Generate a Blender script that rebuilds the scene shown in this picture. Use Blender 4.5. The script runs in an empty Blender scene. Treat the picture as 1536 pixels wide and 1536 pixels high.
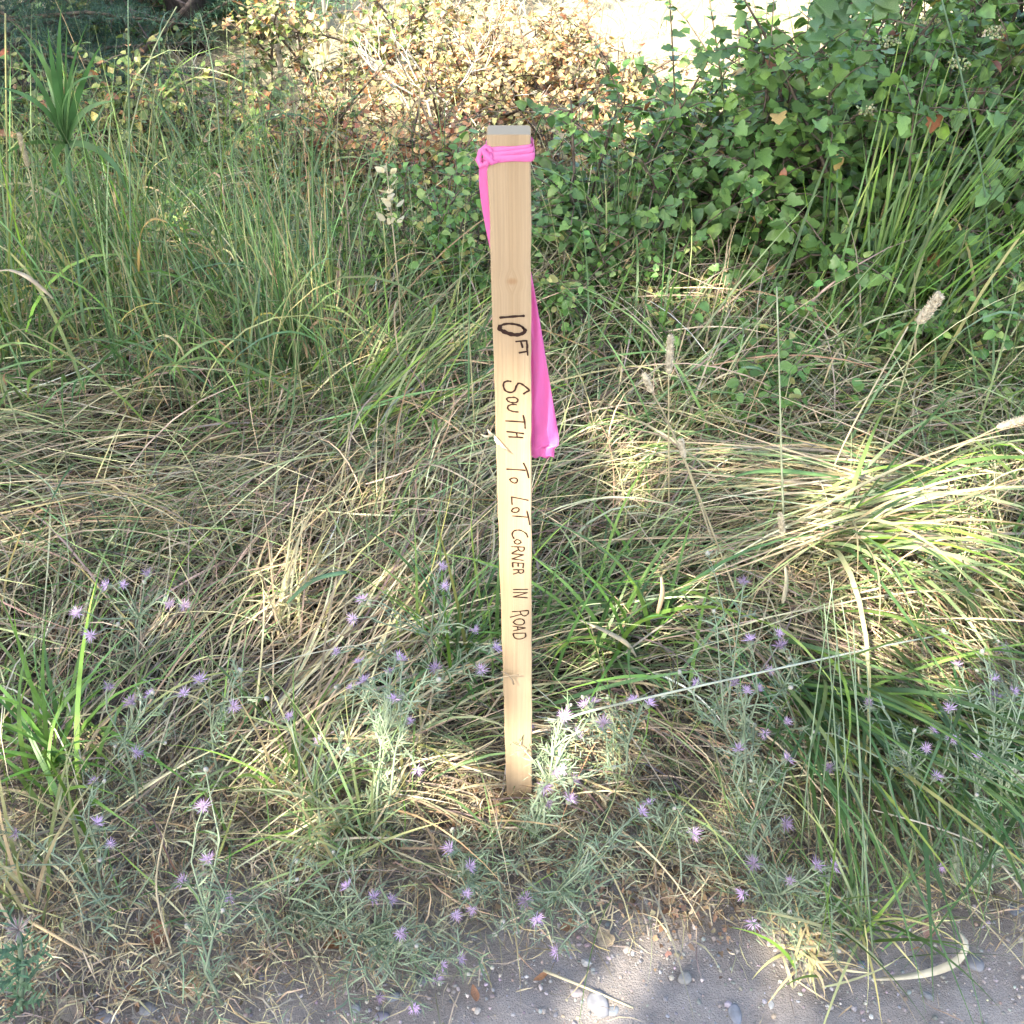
import bpy, math, random
import numpy as np
from mathutils import Vector, Matrix

rng = np.random.default_rng(7)
random.seed(7)
sc = bpy.context.scene
COL = sc.collection

# ------------------------------------------------------------------ camera
CAM_H, PITCH, FPX = 1.36, math.radians(41.5), 1575.0
cam_d = bpy.data.cameras.new('camera')
cam_d.sensor_width = 36.0
cam_d.lens = 36.0 * FPX / 1536.0
cam_d.clip_start, cam_d.clip_end = 0.05, 400.0
cam = bpy.data.objects.new('camera', cam_d)
COL.objects.link(cam)
cam.location = (0, 0, CAM_H)
cam.rotation_euler = (math.pi / 2 - PITCH, 0, 0)
sc.camera = cam

# ------------------------------------------------------------------ light
SUN_EL, SUN_DIR_H = math.radians(50), Vector((-0.60, -0.80))
SUN_DIR_H.normalize()
S = Vector((SUN_DIR_H.x * math.cos(SUN_EL), SUN_DIR_H.y * math.cos(SUN_EL), math.sin(SUN_EL)))
world = bpy.data.worlds.new('World')
sc.world = world
world.use_nodes = True
wn = world.node_tree.nodes
wl = world.node_tree.links
bg = wn['Background']
sky = wn.new('ShaderNodeTexSky')
sky.sky_type = 'NISHITA'
sky.sun_disc = False
sky.sun_elevation = SUN_EL
sky.sun_rotation = math.atan2(S.x, S.y)
sky.air_density, sky.dust_density, sky.ozone_density = 1.0, 3.2, 0.6
wl.new(sky.outputs[0], bg.inputs[0])
bg.inputs[1].default_value = 0.15
sun_d = bpy.data.lights.new('sun', 'SUN')
sun_d.energy = 3.0
sun_d.angle = math.radians(0.53)
sun_d.color = (1.0, 0.92, 0.78)
sun = bpy.data.objects.new('sun', sun_d)
sun.rotation_euler = S.to_track_quat('Z', 'Y').to_euler()
COL.objects.link(sun)
sc.view_settings.view_transform = 'Standard'
sc.view_settings.look = 'None'
sc.view_settings.gamma = 1.0
sc.view_settings.use_curve_mapping = False
sc.view_settings.exposure = 2.5
sc.render.engine = 'CYCLES'
sc.cycles.max_bounces = 6
sc.cycles.diffuse_bounces = 2
sc.cycles.transmission_bounces = 4
sc.cycles.transparent_max_bounces = 4

# ------------------------------------------------------------------ survey of the place: where a sight line meets a height
_cp, _sp = math.cos(PITCH), math.sin(PITCH)


def ray(px, py):
    a, b = (px - 768.0) / FPX, (py - 768.0) / FPX
    return Vector((a, _cp - b * _sp, -_sp - b * _cp))


def P(px, py, z=0.0):
    d = ray(px, py)
    t = (z - CAM_H) / d.z
    return Vector((d.x * t, d.y * t, z))


def PY(px, py, y):
    d = ray(px, py)
    t = y / d.y
    return Vector((d.x * t, y, CAM_H + d.z * t))


# ------------------------------------------------------------------ materials
def new_mat(name):
    m = bpy.data.materials.new(name)
    m.use_nodes = True
    nt = m.node_tree
    nt.nodes.clear()
    out = nt.nodes.new('ShaderNodeOutputMaterial')
    return m, nt, out


def N(nt, kind, **kw):
    n = nt.nodes.new(kind)
    for k, v in kw.items():
        setattr(n, k, v)
    return n


def veg_mat(name, rough=0.5, trans=0.3, spec=0.35, mottle=14.0, amount=0.35):
    m, nt, out = new_mat(name)
    L = nt.links
    at = N(nt, 'ShaderNodeAttribute', attribute_name='Col')
    tc = N(nt, 'ShaderNodeTexCoord')
    no = N(nt, 'ShaderNodeTexNoise')
    no.inputs['Scale'].default_value = mottle
    no.inputs['Detail'].default_value = 3
    L.new(tc.outputs['Object'], no.inputs['Vector'])
    mr = N(nt, 'ShaderNodeMapRange')
    mr.inputs[1].default_value, mr.inputs[2].default_value = 0.3, 0.7
    mr.inputs[3].default_value, mr.inputs[4].default_value = 1 - amount, 1 + amount
    L.new(no.outputs['Fac'], mr.inputs[0])
    mx = N(nt, 'ShaderNodeVectorMath', operation='SCALE')
    L.new(at.outputs['Color'], mx.inputs[0])
    L.new(mr.outputs[0], mx.inputs['Scale'])
    pb = N(nt, 'ShaderNodeBsdfPrincipled')
    pb.inputs['Roughness'].default_value = rough
    pb.inputs['Specular IOR Level'].default_value = spec
    L.new(mx.outputs[0], pb.inputs['Base Color'])
    if trans > 0:
        tr = N(nt, 'ShaderNodeBsdfTranslucent')
        hs = N(nt, 'ShaderNodeHueSaturation')
        hs.inputs['Saturation'].default_value = 1.15
        hs.inputs['Value'].default_value = 1.25
        L.new(mx.outputs[0], hs.inputs['Color'])
        L.new(hs.outputs[0], tr.inputs['Color'])
        ms = N(nt, 'ShaderNodeMixShader')
        ms.inputs[0].default_value = trans
        L.new(pb.outputs[0], ms.inputs[1])
        L.new(tr.outputs[0], ms.inputs[2])
        L.new(ms.outputs[0], out.inputs[0])
    else:
        L.new(pb.outputs[0], out.inputs[0])
    return m


M = {}
M['blade'] = veg_mat('grass_blade', 0.40, 0.20, 0.45, 22, 0.3)
M['straw'] = veg_mat('dry_straw', 0.6, 0.05, 0.3, 25, 0.35)
M['leaf'] = veg_mat('shrub_leaf', 0.40, 0.20, 0.5, 55, 0.42)
M['weed'] = veg_mat('grey_green_weed', 0.7, 0.1, 0.15, 40, 0.2)
M['petal'] = veg_mat('flower_petal', 0.6, 0.35, 0.15, 90, 0.15)
M['bark'] = veg_mat('bark', 0.85, 0.0, 0.15, 60, 0.5)
M['spike'] = veg_mat('seed_spike', 0.8, 0.15, 0.1, 160, 0.4)
M['stone'] = veg_mat('stone', 0.85, 0.0, 0.2, 70, 0.25)


def wood_mat():
    m, nt, out = new_mat('planed_pine')
    L = nt.links
    tc = N(nt, 'ShaderNodeTexCoord')
    sep = N(nt, 'ShaderNodeSeparateXYZ')
    L.new(tc.outputs['Object'], sep.inputs[0])
    # offset the grain sideways round the knot
    kd = N(nt, 'ShaderNodeVectorMath', operation='SUBTRACT')
    kd.inputs[1].default_value = (KNOT_X, -0.0095, KNOT_Z)
    L.new(tc.outputs['Object'], kd.inputs[0])
    ks = N(nt, 'ShaderNodeVectorMath', operation='MULTIPLY')
    ks.inputs[1].default_value = (0.75, 0.35, 1.0)
    L.new(kd.outputs[0], ks.inputs[0])
    kl = N(nt, 'ShaderNodeVectorMath', operation='LENGTH')
    L.new(ks.outputs[0], kl.inputs[0])
    kf = N(nt, 'ShaderNodeMapRange', interpolation_type='SMOOTHSTEP')
    kf.inputs[1].default_value, kf.inputs[2].default_value = 0.0, 0.016
    kf.inputs[3].default_value, kf.inputs[4].default_value = 0.005, 0.0
    L.new(kl.outputs['Value'], kf.inputs[0])
    sg = N(nt, 'ShaderNodeSeparateXYZ')
    L.new(kd.outputs[0], sg.inputs[0])
    sn = N(nt, 'ShaderNodeMath', operation='SIGN')
    L.new(sg.outputs[0], sn.inputs[0])
    off = N(nt, 'ShaderNodeMath', operation='MULTIPLY')
    L.new(kf.outputs[0], off.inputs[0])
    L.new(sn.outputs[0], off.inputs[1])
    xx = N(nt, 'ShaderNodeMath', operation='SUBTRACT')
    L.new(sep.outputs[0], xx.inputs[0])
    L.new(off.outputs[0], xx.inputs[1])
    # slow wander of the grain along the board
    w0 = N(nt, 'ShaderNodeTexNoise')
    w0.inputs['Scale'].default_value = 3.5
    w0.inputs['Detail'].default_value = 1
    L.new(tc.outputs['Object'], w0.inputs['Vector'])
    wm = N(nt, 'ShaderNodeMath', operation='MULTIPLY_ADD')
    wm.inputs[1].default_value = 0.006
    L.new(w0.outputs['Fac'], wm.inputs[0])
    L.new(xx.outputs[0], wm.inputs[2])
    cb = N(nt, 'ShaderNodeCombineXYZ')
    zz = N(nt, 'ShaderNodeMath', operation='MULTIPLY')
    zz.inputs[1].default_value = 0.012
    L.new(sep.outputs[2], zz.inputs[0])
    L.new(wm.outputs[0], cb.inputs[0])
    L.new(sep.outputs[1], cb.inputs[1])
    L.new(zz.outputs[0], cb.inputs[2])
    g1 = N(nt, 'ShaderNodeTexNoise')
    g1.inputs['Scale'].default_value = 620
    g1.inputs['Detail'].default_value = 3
    L.new(cb.outputs[0], g1.inputs['Vector'])
    r1 = N(nt, 'ShaderNodeValToRGB')
    e = r1.color_ramp.elements
    e[0].position, e[0].color = 0.18, (0.345, 0.255, 0.157, 1)
    e[1].position, e[1].color = 0.60, (0.435, 0.322, 0.198, 1)
    L.new(g1.outputs['Fac'], r1.inputs[0])
    # broad warm and pale zones
    g2 = N(nt, 'ShaderNodeTexNoise')
    g2.inputs['Scale'].default_value = 60
    g2.inputs['Detail'].default_value = 2
    L.new(cb.outputs[0], g2.inputs['Vector'])
    r2 = N(nt, 'ShaderNodeValToRGB')
    e = r2.color_ramp.elements
    e[0].position, e[0].color = 0.35, (0.90, 0.86, 0.80, 1)
    e[1].position, e[1].color = 0.65, (1.05, 1.05, 1.05, 1)
    L.new(g2.outputs['Fac'], r2.inputs[0])
    mu = N(nt, 'ShaderNodeMix', data_type='RGBA', blend_type='MULTIPLY')
    mu.inputs[0].default_value = 1
    L.new(r1.outputs[0], mu.inputs[6])
    L.new(r2.outputs[0], mu.inputs[7])
    # knot heart
    kh = N(nt, 'ShaderNodeMapRange', interpolation_type='SMOOTHSTEP')
    kh.inputs[1].default_value, kh.inputs[2].default_value = 0.001, 0.0055
    kh.inputs[3].default_value, kh.inputs[4].default_value = 0.55, 0.0
    L.new(kl.outputs['Value'], kh.inputs[0])
    km = N(nt, 'ShaderNodeMix', data_type='RGBA')
    km.inputs[7].default_value = (0.26, 0.125, 0.045, 1)
    L.new(kh.outputs[0], km.inputs[0])
    L.new(mu.outputs[2], km.inputs[6])
    # pitch stain low on the board near the soil and faint handling smudges
    sm = N(nt, 'ShaderNodeTexNoise')
    sm.inputs['Scale'].default_value = 18
    sm.inputs['Detail'].default_value = 4
    L.new(tc.outputs['Object'], sm.inputs['Vector'])
    sr = N(nt, 'ShaderNodeMapRange')
    sr.inputs[1].default_value, sr.inputs[2].default_value = 0.55, 0.75
    sr.inputs[3].default_value, sr.inputs[4].default_value = 0.0, 0.42
    L.new(sm.outputs['Fac'], sr.inputs[0])
    sx = N(nt, 'ShaderNodeMix', data_type='RGBA')
    sx.inputs[7].default_value = (0.36, 0.255, 0.15, 1)
    L.new(sr.outputs[0], sx.inputs[0])
    L.new(km.outputs[2], sx.inputs[6])
    # soil splashed on the foot of the board, breaking up with height
    fz = N(nt, 'ShaderNodeMapRange')
    fz.inputs[1].default_value, fz.inputs[2].default_value = 0.0, 0.13
    fz.inputs[3].default_value, fz.inputs[4].default_value = 1.1, 0.0
    L.new(sep.outputs[2], fz.inputs[0])
    fn = N(nt, 'ShaderNodeTexNoise')
    fn.inputs['Scale'].default_value = 55
    fn.inputs['Detail'].default_value = 6
    L.new(tc.outputs['Object'], fn.inputs['Vector'])
    ff = N(nt, 'ShaderNodeMath', operation='MULTIPLY')
    L.new(fz.outputs[0], ff.inputs[0])
    L.new(fn.outputs['Fac'], ff.inputs[1])
    fm = N(nt, 'ShaderNodeMix', data_type='RGBA')
    fm.inputs[7].default_value = (0.17, 0.125, 0.085, 1)
    L.new(ff.outputs[0], fm.inputs[0])
    L.new(sx.outputs[2], fm.inputs[6])
    sx = fm
    pb = N(nt, 'ShaderNodeBsdfPrincipled')
    pb.inputs['Roughness'].default_value = 0.68
    pb.inputs['Specular IOR Level'].default_value = 0.25
    L.new(sx.outputs[2], pb.inputs['Base Color'])
    bp = N(nt, 'ShaderNodeBump')
    bp.inputs['Strength'].default_value = 0.5
    bp.inputs['Distance'].default_value = 0.0010
    L.new(g1.outputs['Fac'], bp.inputs['Height'])
    L.new(bp.outputs[0], pb.inputs['Normal'])
    L.new(pb.outputs[0], out.inputs[0])
    return m


def soil_mat(name, ca, cb_, cc, scale, humus_shade=False):
    m, nt, out = new_mat(name)
    L = nt.links
    tc = N(nt, 'ShaderNodeTexCoord')
    n1 = N(nt, 'ShaderNodeTexNoise')
    n1.inputs['Scale'].default_value = scale
    n1.inputs['Detail'].default_value = 8
    n1.inputs['Roughness'].default_value = 0.65
    L.new(tc.outputs['Object'], n1.inputs['Vector'])
    r = N(nt, 'ShaderNodeValToRGB')
    e = r.color_ramp.elements
    e[0].position, e[0].color = 0.32, (*ca, 1)
    e[1].position, e[1].color = 0.68, (*cc, 1)
    k = e.new(0.5)
    k.color = (*cb_, 1)
    L.new(n1.outputs['Fac'], r.inputs[0])
    v = N(nt, 'ShaderNodeTexVoronoi')
    v.inputs['Scale'].default_value = 420
    L.new(tc.outputs['Object'], v.inputs['Vector'])
    vr = N(nt, 'ShaderNodeMapRange')
    vr.inputs[1].default_value, vr.inputs[2].default_value = 0.0, 0.6
    vr.inputs[3].default_value, vr.inputs[4].default_value = 1.10, 0.88
    L.new(v.outputs['Distance'], vr.inputs[0])
    mx = N(nt, 'ShaderNodeVectorMath', operation='SCALE')
    L.new(r.outputs[0], mx.inputs[0])
    L.new(vr.outputs[0], mx.inputs['Scale'])
    n2 = N(nt, 'ShaderNodeTexNoise')
    n2.inputs['Scale'].default_value = 150
    n2.inputs['Detail'].default_value = 9
    n2.inputs['Roughness'].default_value = 0.75
    L.new(tc.outputs['Object'], n2.inputs['Vector'])
    ad = N(nt, 'ShaderNodeMath', operation='ADD')
    L.new(n2.outputs['Fac'], ad.inputs[0])
    vm = N(nt, 'ShaderNodeMath', operation='MULTIPLY')
    vm.inputs[1].default_value = 0.25
    L.new(v.outputs['Distance'], vm.inputs[0])
    L.new(vm.outputs[0], ad.inputs[1])
    bp = N(nt, 'ShaderNodeBump')
    bp.inputs['Strength'].default_value = 0.9
    bp.inputs['Distance'].default_value = 0.006
    L.new(ad.outputs[0], bp.inputs['Height'])
    pb = N(nt, 'ShaderNodeBsdfPrincipled')
    pb.inputs['Roughness'].default_value = 0.95
    pb.inputs['Specular IOR Level'].default_value = 0.1
    if humus_shade:      # leaf mould under grass, dark to paint shade into gaps; bare roadside dust
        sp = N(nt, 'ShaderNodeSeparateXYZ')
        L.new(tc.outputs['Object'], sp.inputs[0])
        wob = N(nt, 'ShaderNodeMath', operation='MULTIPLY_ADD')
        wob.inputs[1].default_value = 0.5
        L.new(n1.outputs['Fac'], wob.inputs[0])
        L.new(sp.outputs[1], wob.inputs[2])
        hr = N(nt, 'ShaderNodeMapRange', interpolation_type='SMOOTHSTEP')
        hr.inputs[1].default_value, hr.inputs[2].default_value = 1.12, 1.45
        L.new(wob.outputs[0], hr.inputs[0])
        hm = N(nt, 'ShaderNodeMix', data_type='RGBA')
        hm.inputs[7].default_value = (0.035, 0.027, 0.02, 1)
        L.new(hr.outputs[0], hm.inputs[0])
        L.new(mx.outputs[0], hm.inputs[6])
        dr = N(nt, 'ShaderNodeMapRange', interpolation_type='SMOOTHSTEP')      # bleached thatch of the open meadow
        dr.inputs[1].default_value, dr.inputs[2].default_value = 3.35, 4.1
        L.new(wob.outputs[0], dr.inputs[0])
        dm = N(nt, 'ShaderNodeMix', data_type='RGBA')
        dm.inputs[7].default_value = (0.42, 0.36, 0.23, 1)
        L.new(dr.outputs[0], dm.inputs[0])
        L.new(hm.outputs[2], dm.inputs[6])
        L.new(dm.outputs[2], pb.inputs['Base Color'])
    else:
        L.new(mx.outputs[0], pb.inputs['Base Color'])
    L.new(bp.outputs[0], pb.inputs['Normal'])
    L.new(pb.outputs[0], out.inputs[0])
    return m


def plain_mat(name, c, rough=0.6, spec=0.3, trans=0.0):
    m, nt, out = new_mat(name)
    pb = N(nt, 'ShaderNodeBsdfPrincipled')
    pb.inputs['Base Color'].default_value = (*c, 1)
    pb.inputs['Roughness'].default_value = rough
    pb.inputs['Specular IOR Level'].default_value = spec
    if trans:
        tr = N(nt, 'ShaderNodeBsdfTranslucent')
        tr.inputs['Color'].default_value = (*c, 1)
        ms = N(nt, 'ShaderNodeMixShader')
        ms.inputs[0].default_value = trans
        nt.links.new(pb.outputs[0], ms.inputs[1])
        nt.links.new(tr.outputs[0], ms.inputs[2])
        nt.links.new(ms.outputs[0], out.inputs[0])
    else:
        nt.links.new(pb.outputs[0], out.inputs[0])
    return m


# ------------------------------------------------------------------ mesh helpers
def np_mesh(name, V, F, C=None, smooth=True):
    """V (n,3), F (m,k) with one k, C (n,3)."""
    me = bpy.data.meshes.new(name)
    V = np.ascontiguousarray(V, dtype=np.float32)
    F = np.ascontiguousarray(F, dtype=np.int32)
    m, k = F.shape
    me.vertices.add(len(V))
    me.vertices.foreach_set('co', V.ravel())
    me.loops.add(m * k)
    me.loops.foreach_set('vertex_index', F.ravel())
    me.polygons.add(m)
    me.polygons.foreach_set('loop_start', np.arange(0, m * k, k, dtype=np.int32))
    me.polygons.foreach_set('loop_total', np.full(m, k, dtype=np.int32))
    me.polygons.foreach_set('use_smooth', np.full(m, smooth, dtype=bool))
    if C is not None:
        a = me.color_attributes.new('Col', 'FLOAT_COLOR', 'POINT')
        CC = np.ones((len(V), 4), dtype=np.float32)
        CC[:, :3] = C
        a.data.foreach_set('color', CC.ravel())
    me.update(calc_edges=True)
    return me


def link(name, data, mat=None, parent=None, loc=None, **props):
    o = bpy.data.objects.new(name, data)
    COL.objects.link(o)
    if mat is not None and data is not None and not data.materials:
        data.materials.append(mat)
    if parent is not None:
        o.parent = parent
    if loc is not None:
        o.location = loc
    for k, v in props.items():
        if v is not None:
            o[k] = v
    return o


def thing(name, label, cat, loc=(0, 0, 0), group=None):
    return link(name, None, loc=loc, label=label, category=cat, group=group)


class MB:
    """collects tubes, strips and lathes into one mesh"""

    def __init__(self):
        self.v, self.f, self.c = [], [], []

    def tube(self, pts, rad, col, sides=5, cap=True):
        pts = [Vector(p) for p in pts]
        n = len(pts)
        if not hasattr(rad, '__len__'):
            rad = [rad] * n
        b = len(self.v)
        ref = Vector((0.31, 0.17, 0.93))
        for i, p in enumerate(pts):
            t = (pts[min(i + 1, n - 1)] - pts[max(i - 1, 0)])
            t = t.normalized() if t.length > 1e-9 else Vector((0, 0, 1))
            a = t.cross(ref)
            if a.length < 0.1:
                a = t.cross(Vector((1, 0, 0)))
            a.normalize()
            q = t.cross(a)
            cc = col[i] if isinstance(col, list) else col
            for k in range(sides):
                th = 2 * math.pi * k / sides
                self.v.append(p + (a * math.cos(th) + q * math.sin(th)) * rad[i])
                self.c.append(cc)
        for i in range(n - 1):
            for k in range(sides):
                k2 = (k + 1) % sides
                self.f.append((b + i * sides + k, b + i * sides + k2, b + (i + 1) * sides + k2, b + (i + 1) * sides + k))
        if cap:
            self.f.append(tuple(b + (n - 1) * sides + k for k in range(sides)))
            self.f.append(tuple(b + k for k in reversed(range(sides))))

    def strip(self, pts, sides_vec, wid, col):
        b = len(self.v)
        n = len(pts)
        for i in range(n):
            p, sv, w = Vector(pts[i]), Vector(sides_vec[i]), wid[i]
            cc = col[i] if isinstance(col, list) else col
            self.v += [p - sv * w * 0.5, p + sv * w * 0.5]
            self.c += [cc, cc]
        for i in range(n - 1):
            self.f.append((b + 2 * i, b + 2 * i + 1, b + 2 * i + 3, b + 2 * i + 2))

    def build(self, name, mat, parent=None, loc=None, smooth=True, **props):
        me = self.mesh(name, smooth)
        return link(name, me, mat, parent, loc, **props)

    def mesh(self, name, smooth=True):
        me = bpy.data.meshes.new(name)
        me.from_pydata([tuple(x) for x in self.v], [], self.f)
        a = me.color_attributes.new('Col', 'FLOAT_COLOR', 'POINT')
        CC = np.ones((len(self.v), 4), dtype=np.float32)
        CC[:, :3] = np.array(self.c, dtype=np.float32)[:, :3]
        a.data.foreach_set('color', CC.ravel())
        if smooth:
            me.polygons.foreach_set('use_smooth', np.ones(len(me.polygons), dtype=bool))
        me.update()
        return me


def blades(root, az, el, length, width, bend, c0, c1, nseg=5, side=None, roll=None, floor=0.004, taper=2.2, power=1.25):
    """numpy grass: every blade a curved strip. returns V, F, C"""
    n = len(root)
    side = np.zeros(n) if side is None else side
    roll = rng.normal(0, 0.7, n) if roll is None else roll
    s = np.linspace(0, 1, nseg + 1)
    sm = (s[:-1] + s[1:]) / 2
    e = el[:, None] - bend[:, None] * sm[None, :] ** power
    e = np.maximum(e, -1.45)
    a = az[:, None] + side[:, None] * sm[None, :]
    d = np.stack([np.cos(e) * np.cos(a), np.cos(e) * np.sin(a), np.sin(e)], -1) * (length / nseg)[:, None, None]
    p = np.concatenate([np.zeros((n, 1, 3)), np.cumsum(d, 1)], 1) + root[:, None, :]
    fl = floor + rng.random(n)[:, None] * 0.012
    p[:, :, 2] = np.maximum(p[:, :, 2], np.where(s[None, :] > 0.05, fl, -1))
    t = np.gradient(p, axis=1)
    t /= np.linalg.norm(t, axis=2, keepdims=True) + 1e-9
    h = np.stack([-np.sin(az), np.cos(az), np.zeros(n)], -1)[:, None, :] * np.ones((1, nseg + 1, 1))
    nn = np.cross(t, h)
    nn /= np.linalg.norm(nn, axis=2, keepdims=True) + 1e-9
    r = (roll[:, None] + rng.normal(0, 0.5, n)[:, None] * s[None, :])[:, :, None]
    w = h * np.cos(r) + nn * np.sin(r)
    prof = np.minimum(1, 0.55 + s * 3) * (1 - s ** taper)
    prof[-1] = 0.06
    hw = (width[:, None] * prof[None, :] * 0.5)[:, :, None]
    V = np.stack([p - w * hw, p + w * hw], 2).reshape(-1, 3)
    C = (c0[:, None, :] * (1 - s[None, :, None]) + c1[:, None, :] * s[None, :, None])
    C = np.repeat(C[:, :, None, :], 2, 2).reshape(-1, 3)
    base = (np.arange(n) * (nseg + 1) * 2)[:, None] + (np.arange(nseg) * 2)[None, :]
    F = np.stack([base, base + 1, base + 3, base + 2], -1).reshape(-1, 4)
    return V, F, C


def join(parts):
    Vs, Fs, Cs, o = [], [], [], 0
    for V, F, C in parts:
        Vs.append(V)
        Fs.append(F + o)
        Cs.append(C)
        o += len(V)
    return np.concatenate(Vs), np.concatenate(Fs), np.concatenate(Cs)


def pick(pal, n, jit=0.24):
    """random colours out of a palette of (weight, rgb)"""
    w = np.array([q[0] for q in pal], float)
    c = np.array([q[1] for q in pal], float)
    i = rng.choice(len(pal), n, p=w / w.sum())
    out = c[i] * np.exp(rng.normal(0, jit, (n, 1))) * np.exp(rng.normal(0, jit * 0.3, (n, 3)))
    return np.clip(out, 0.004, 0.9)


STRAW = [(4, (0.49, 0.405, 0.235)), (3, (0.41, 0.345, 0.215)), (2, (0.28, 0.24, 0.175)), (2.5, (0.60, 0.51, 0.31)), (.8, (0.35, 0.24, 0.13)), (.8, (0.17, 0.13, 0.09))]
GREEN = [(1.6, (0.18, 0.30, 0.05)), (3, (0.095, 0.17, 0.042)), (3, (0.072, 0.138, 0.045)), (1.5, (0.14, 0.24, 0.06)), (1, (0.22, 0.28, 0.08)), (0.6, (0.34, 0.31, 0.12))]
BLUEG = [(3, (0.10, 0.175, 0.068)), (2, (0.17, 0.26, 0.12)), (2, (0.08, 0.15, 0.048)), (1.4, (0.27, 0.29, 0.12))]
PALEG = [(2, (0.24, 0.33, 0.14)), (2, (0.30, 0.35, 0.17)), (1, (0.40, 0.40, 0.19)), (1, (0.17, 0.26, 0.10))]
FRESH = [(3, (0.13, 0.25, 0.045)), (2, (0.17, 0.30, 0.06)), (1, (0.10, 0.20, 0.05))]
DARKG = [(3, (0.07, 0.145, 0.045)), (2, (0.095, 0.185, 0.065)), (1, (0.13, 0.22, 0.08))]
WEEDC = (0.23, 0.275, 0.175)

OLD_SHADE = [(2, (0.13, 0.10, 0.072)), (2, (0.19, 0.155, 0.115)), (1, (0.085, 0.066, 0.05)), (1, (0.24, 0.19, 0.13))]  # rotted-straw tones, dark enough to paint shade between the blades
# ------------------------------------------------------------------ ground
def lumps(x, y):
    return (0.012 * np.sin(2.1 * x + 0.7) * np.cos(1.7 * y) + 0.007 * np.sin(6.3 * x + 2.0 * y) + 0.004 * np.sin(13 * x - 9 * y + 1) +
            0.0022 * np.sin(37 * x + 23 * y) + 0.002 * np.sin(29 * y - 41 * x + 2))


def grid_sheet(xs, ys, zf):
    X, Y = np.meshgrid(xs, ys)
    Z = zf(X, Y)
    V = np.stack([X.ravel(), Y.ravel(), Z.ravel()], -1)
    ny, nx = X.shape
    i = (np.arange(ny - 1)[:, None] * nx + np.arange(nx - 1)[None, :])
    F = np.stack([i, i + 1, i + nx + 1, i + nx], -1).reshape(-1, 4)
    return V, F


def gz(x, y):
    near = np.clip(1.6 - 0.35 * np.hypot(x, y - 1.2), 0, 1)
    return lumps(x, y) * near * 0.8 - 0.012


fine_x = np.concatenate([np.linspace(-120, -8, 15), np.linspace(-6, -2, 24), np.linspace(-1.95, 1.95, 196), np.linspace(2, 6, 24), np.linspace(8, 120, 15)])
fine_y = np.concatenate([np.linspace(-80, -6, 12), np.linspace(-5, 0.2, 30), np.linspace(0.22, 3.2, 150), np.linspace(3.4, 8, 24), np.linspace(10, 200, 20)])
V, F = grid_sheet(fine_x, fine_y, gz)
soil = soil_mat('dry_soil', (0.21, 0.18, 0.155), (0.30, 0.265, 0.235), (0.37, 0.33, 0.295), 7.0, True)
link('ground', np_mesh('ground', V, F), soil, kind='structure')


def road_edge(x):
    return np.interp(x, [-.9, -.55, -.38, -.25, -.1, .1, .35, .7, .9], [.55, .565, .605, .655, .68, .69, .71, .74, .76]) + 0.012 * np.sin(5.1 * x + 0.4) + 0.02 * np.sin(9 * x) + 0.012 * np.sin(23 * x + 1) 


xs = np.concatenate([np.linspace(-40, -3, 38), np.linspace(-2.5, -1.02, 30), np.linspace(-1, 1, 260), np.linspace(1.02, 2.5, 30), np.linspace(3, 40, 38)])
tt = np.concatenate([np.linspace(0, 1, 90) ** 0.9 * 0.62, np.linspace(0.66, 1, 10) * 1.0])
X, T = np.meshgrid(xs, tt)
E = road_edge(X)
Y = np.where(T <= 0.62, E - T, E - 0.62 - (T - 0.62) * 10.0)
rim = np.clip(T / 0.12, 0, 1)
micro = 0.0016 * np.sin(71 * X + 13 * Y) * np.sin(57 * Y - 19 * X) + 0.001 * np.sin(141 * X + 1.3) * np.sin(127 * Y)
rough_ = 0.004 * np.sin(31 * X + 17 * Y) * np.sin(43 * Y - 29 * X) + 0.003 * np.sin(83 * X) * np.sin(71 * Y + 11 * X)
Z = gz(X, Y) + 0.007 * rim - 0.006 * (1 - rim) + micro * rim + rough_ * (1 - np.clip(T / .14, 0, 1))
V = np.stack([X.ravel(), Y.ravel(), Z.ravel()], -1)
ny, nx = X.shape
i = (np.arange(ny - 1)[:, None] * nx + np.arange(nx - 1)[None, :])
F = np.stack([i, i + nx, i + nx + 1, i + 1], -1).reshape(-1, 4)
road = soil_mat('road_dirt', (0.27, 0.235, 0.21), (0.34, 0.30, 0.27), (0.41, 0.365, 0.33), 9.0)
link('dirt_road', np_mesh('dirt_road', V, F), road, kind='structure')


def gheight(x, y):
    x, y = np.asarray(x, float), np.asarray(y, float)
    return gz(x, y) + np.where(y < road_edge(x) - 0.06, 0.007, 0.0)


# gravel: small chips lying on the road
ICO_V = np.array([(0, 0, 1), (0.89, 0, 0.45), (0.28, 0.85, 0.45), (-0.72, 0.53, 0.45), (-0.72, -0.53, 0.45), (0.28, -0.85, 0.45),
                  (0.72, 0.53, -0.45), (-0.28, 0.85, -0.45), (-0.89, 0, -0.45), (-0.28, -0.85, -0.45), (0.72, -0.53, -0.45), (0, 0, -1)])
ICO_F = np.array([(0, 1, 2), (0, 2, 3), (0, 3, 4), (0, 4, 5), (0, 5, 1), (1, 6, 2), (2, 7, 3), (3, 8, 4), (4, 9, 5), (5, 10, 1), (2, 6, 7), (3, 7, 8), (4, 8, 9),
                  (5, 9, 10), (1, 10, 6), (11, 7, 6), (11, 8, 7), (11, 9, 8), (11, 10, 9), (11, 6, 10)])


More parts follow.
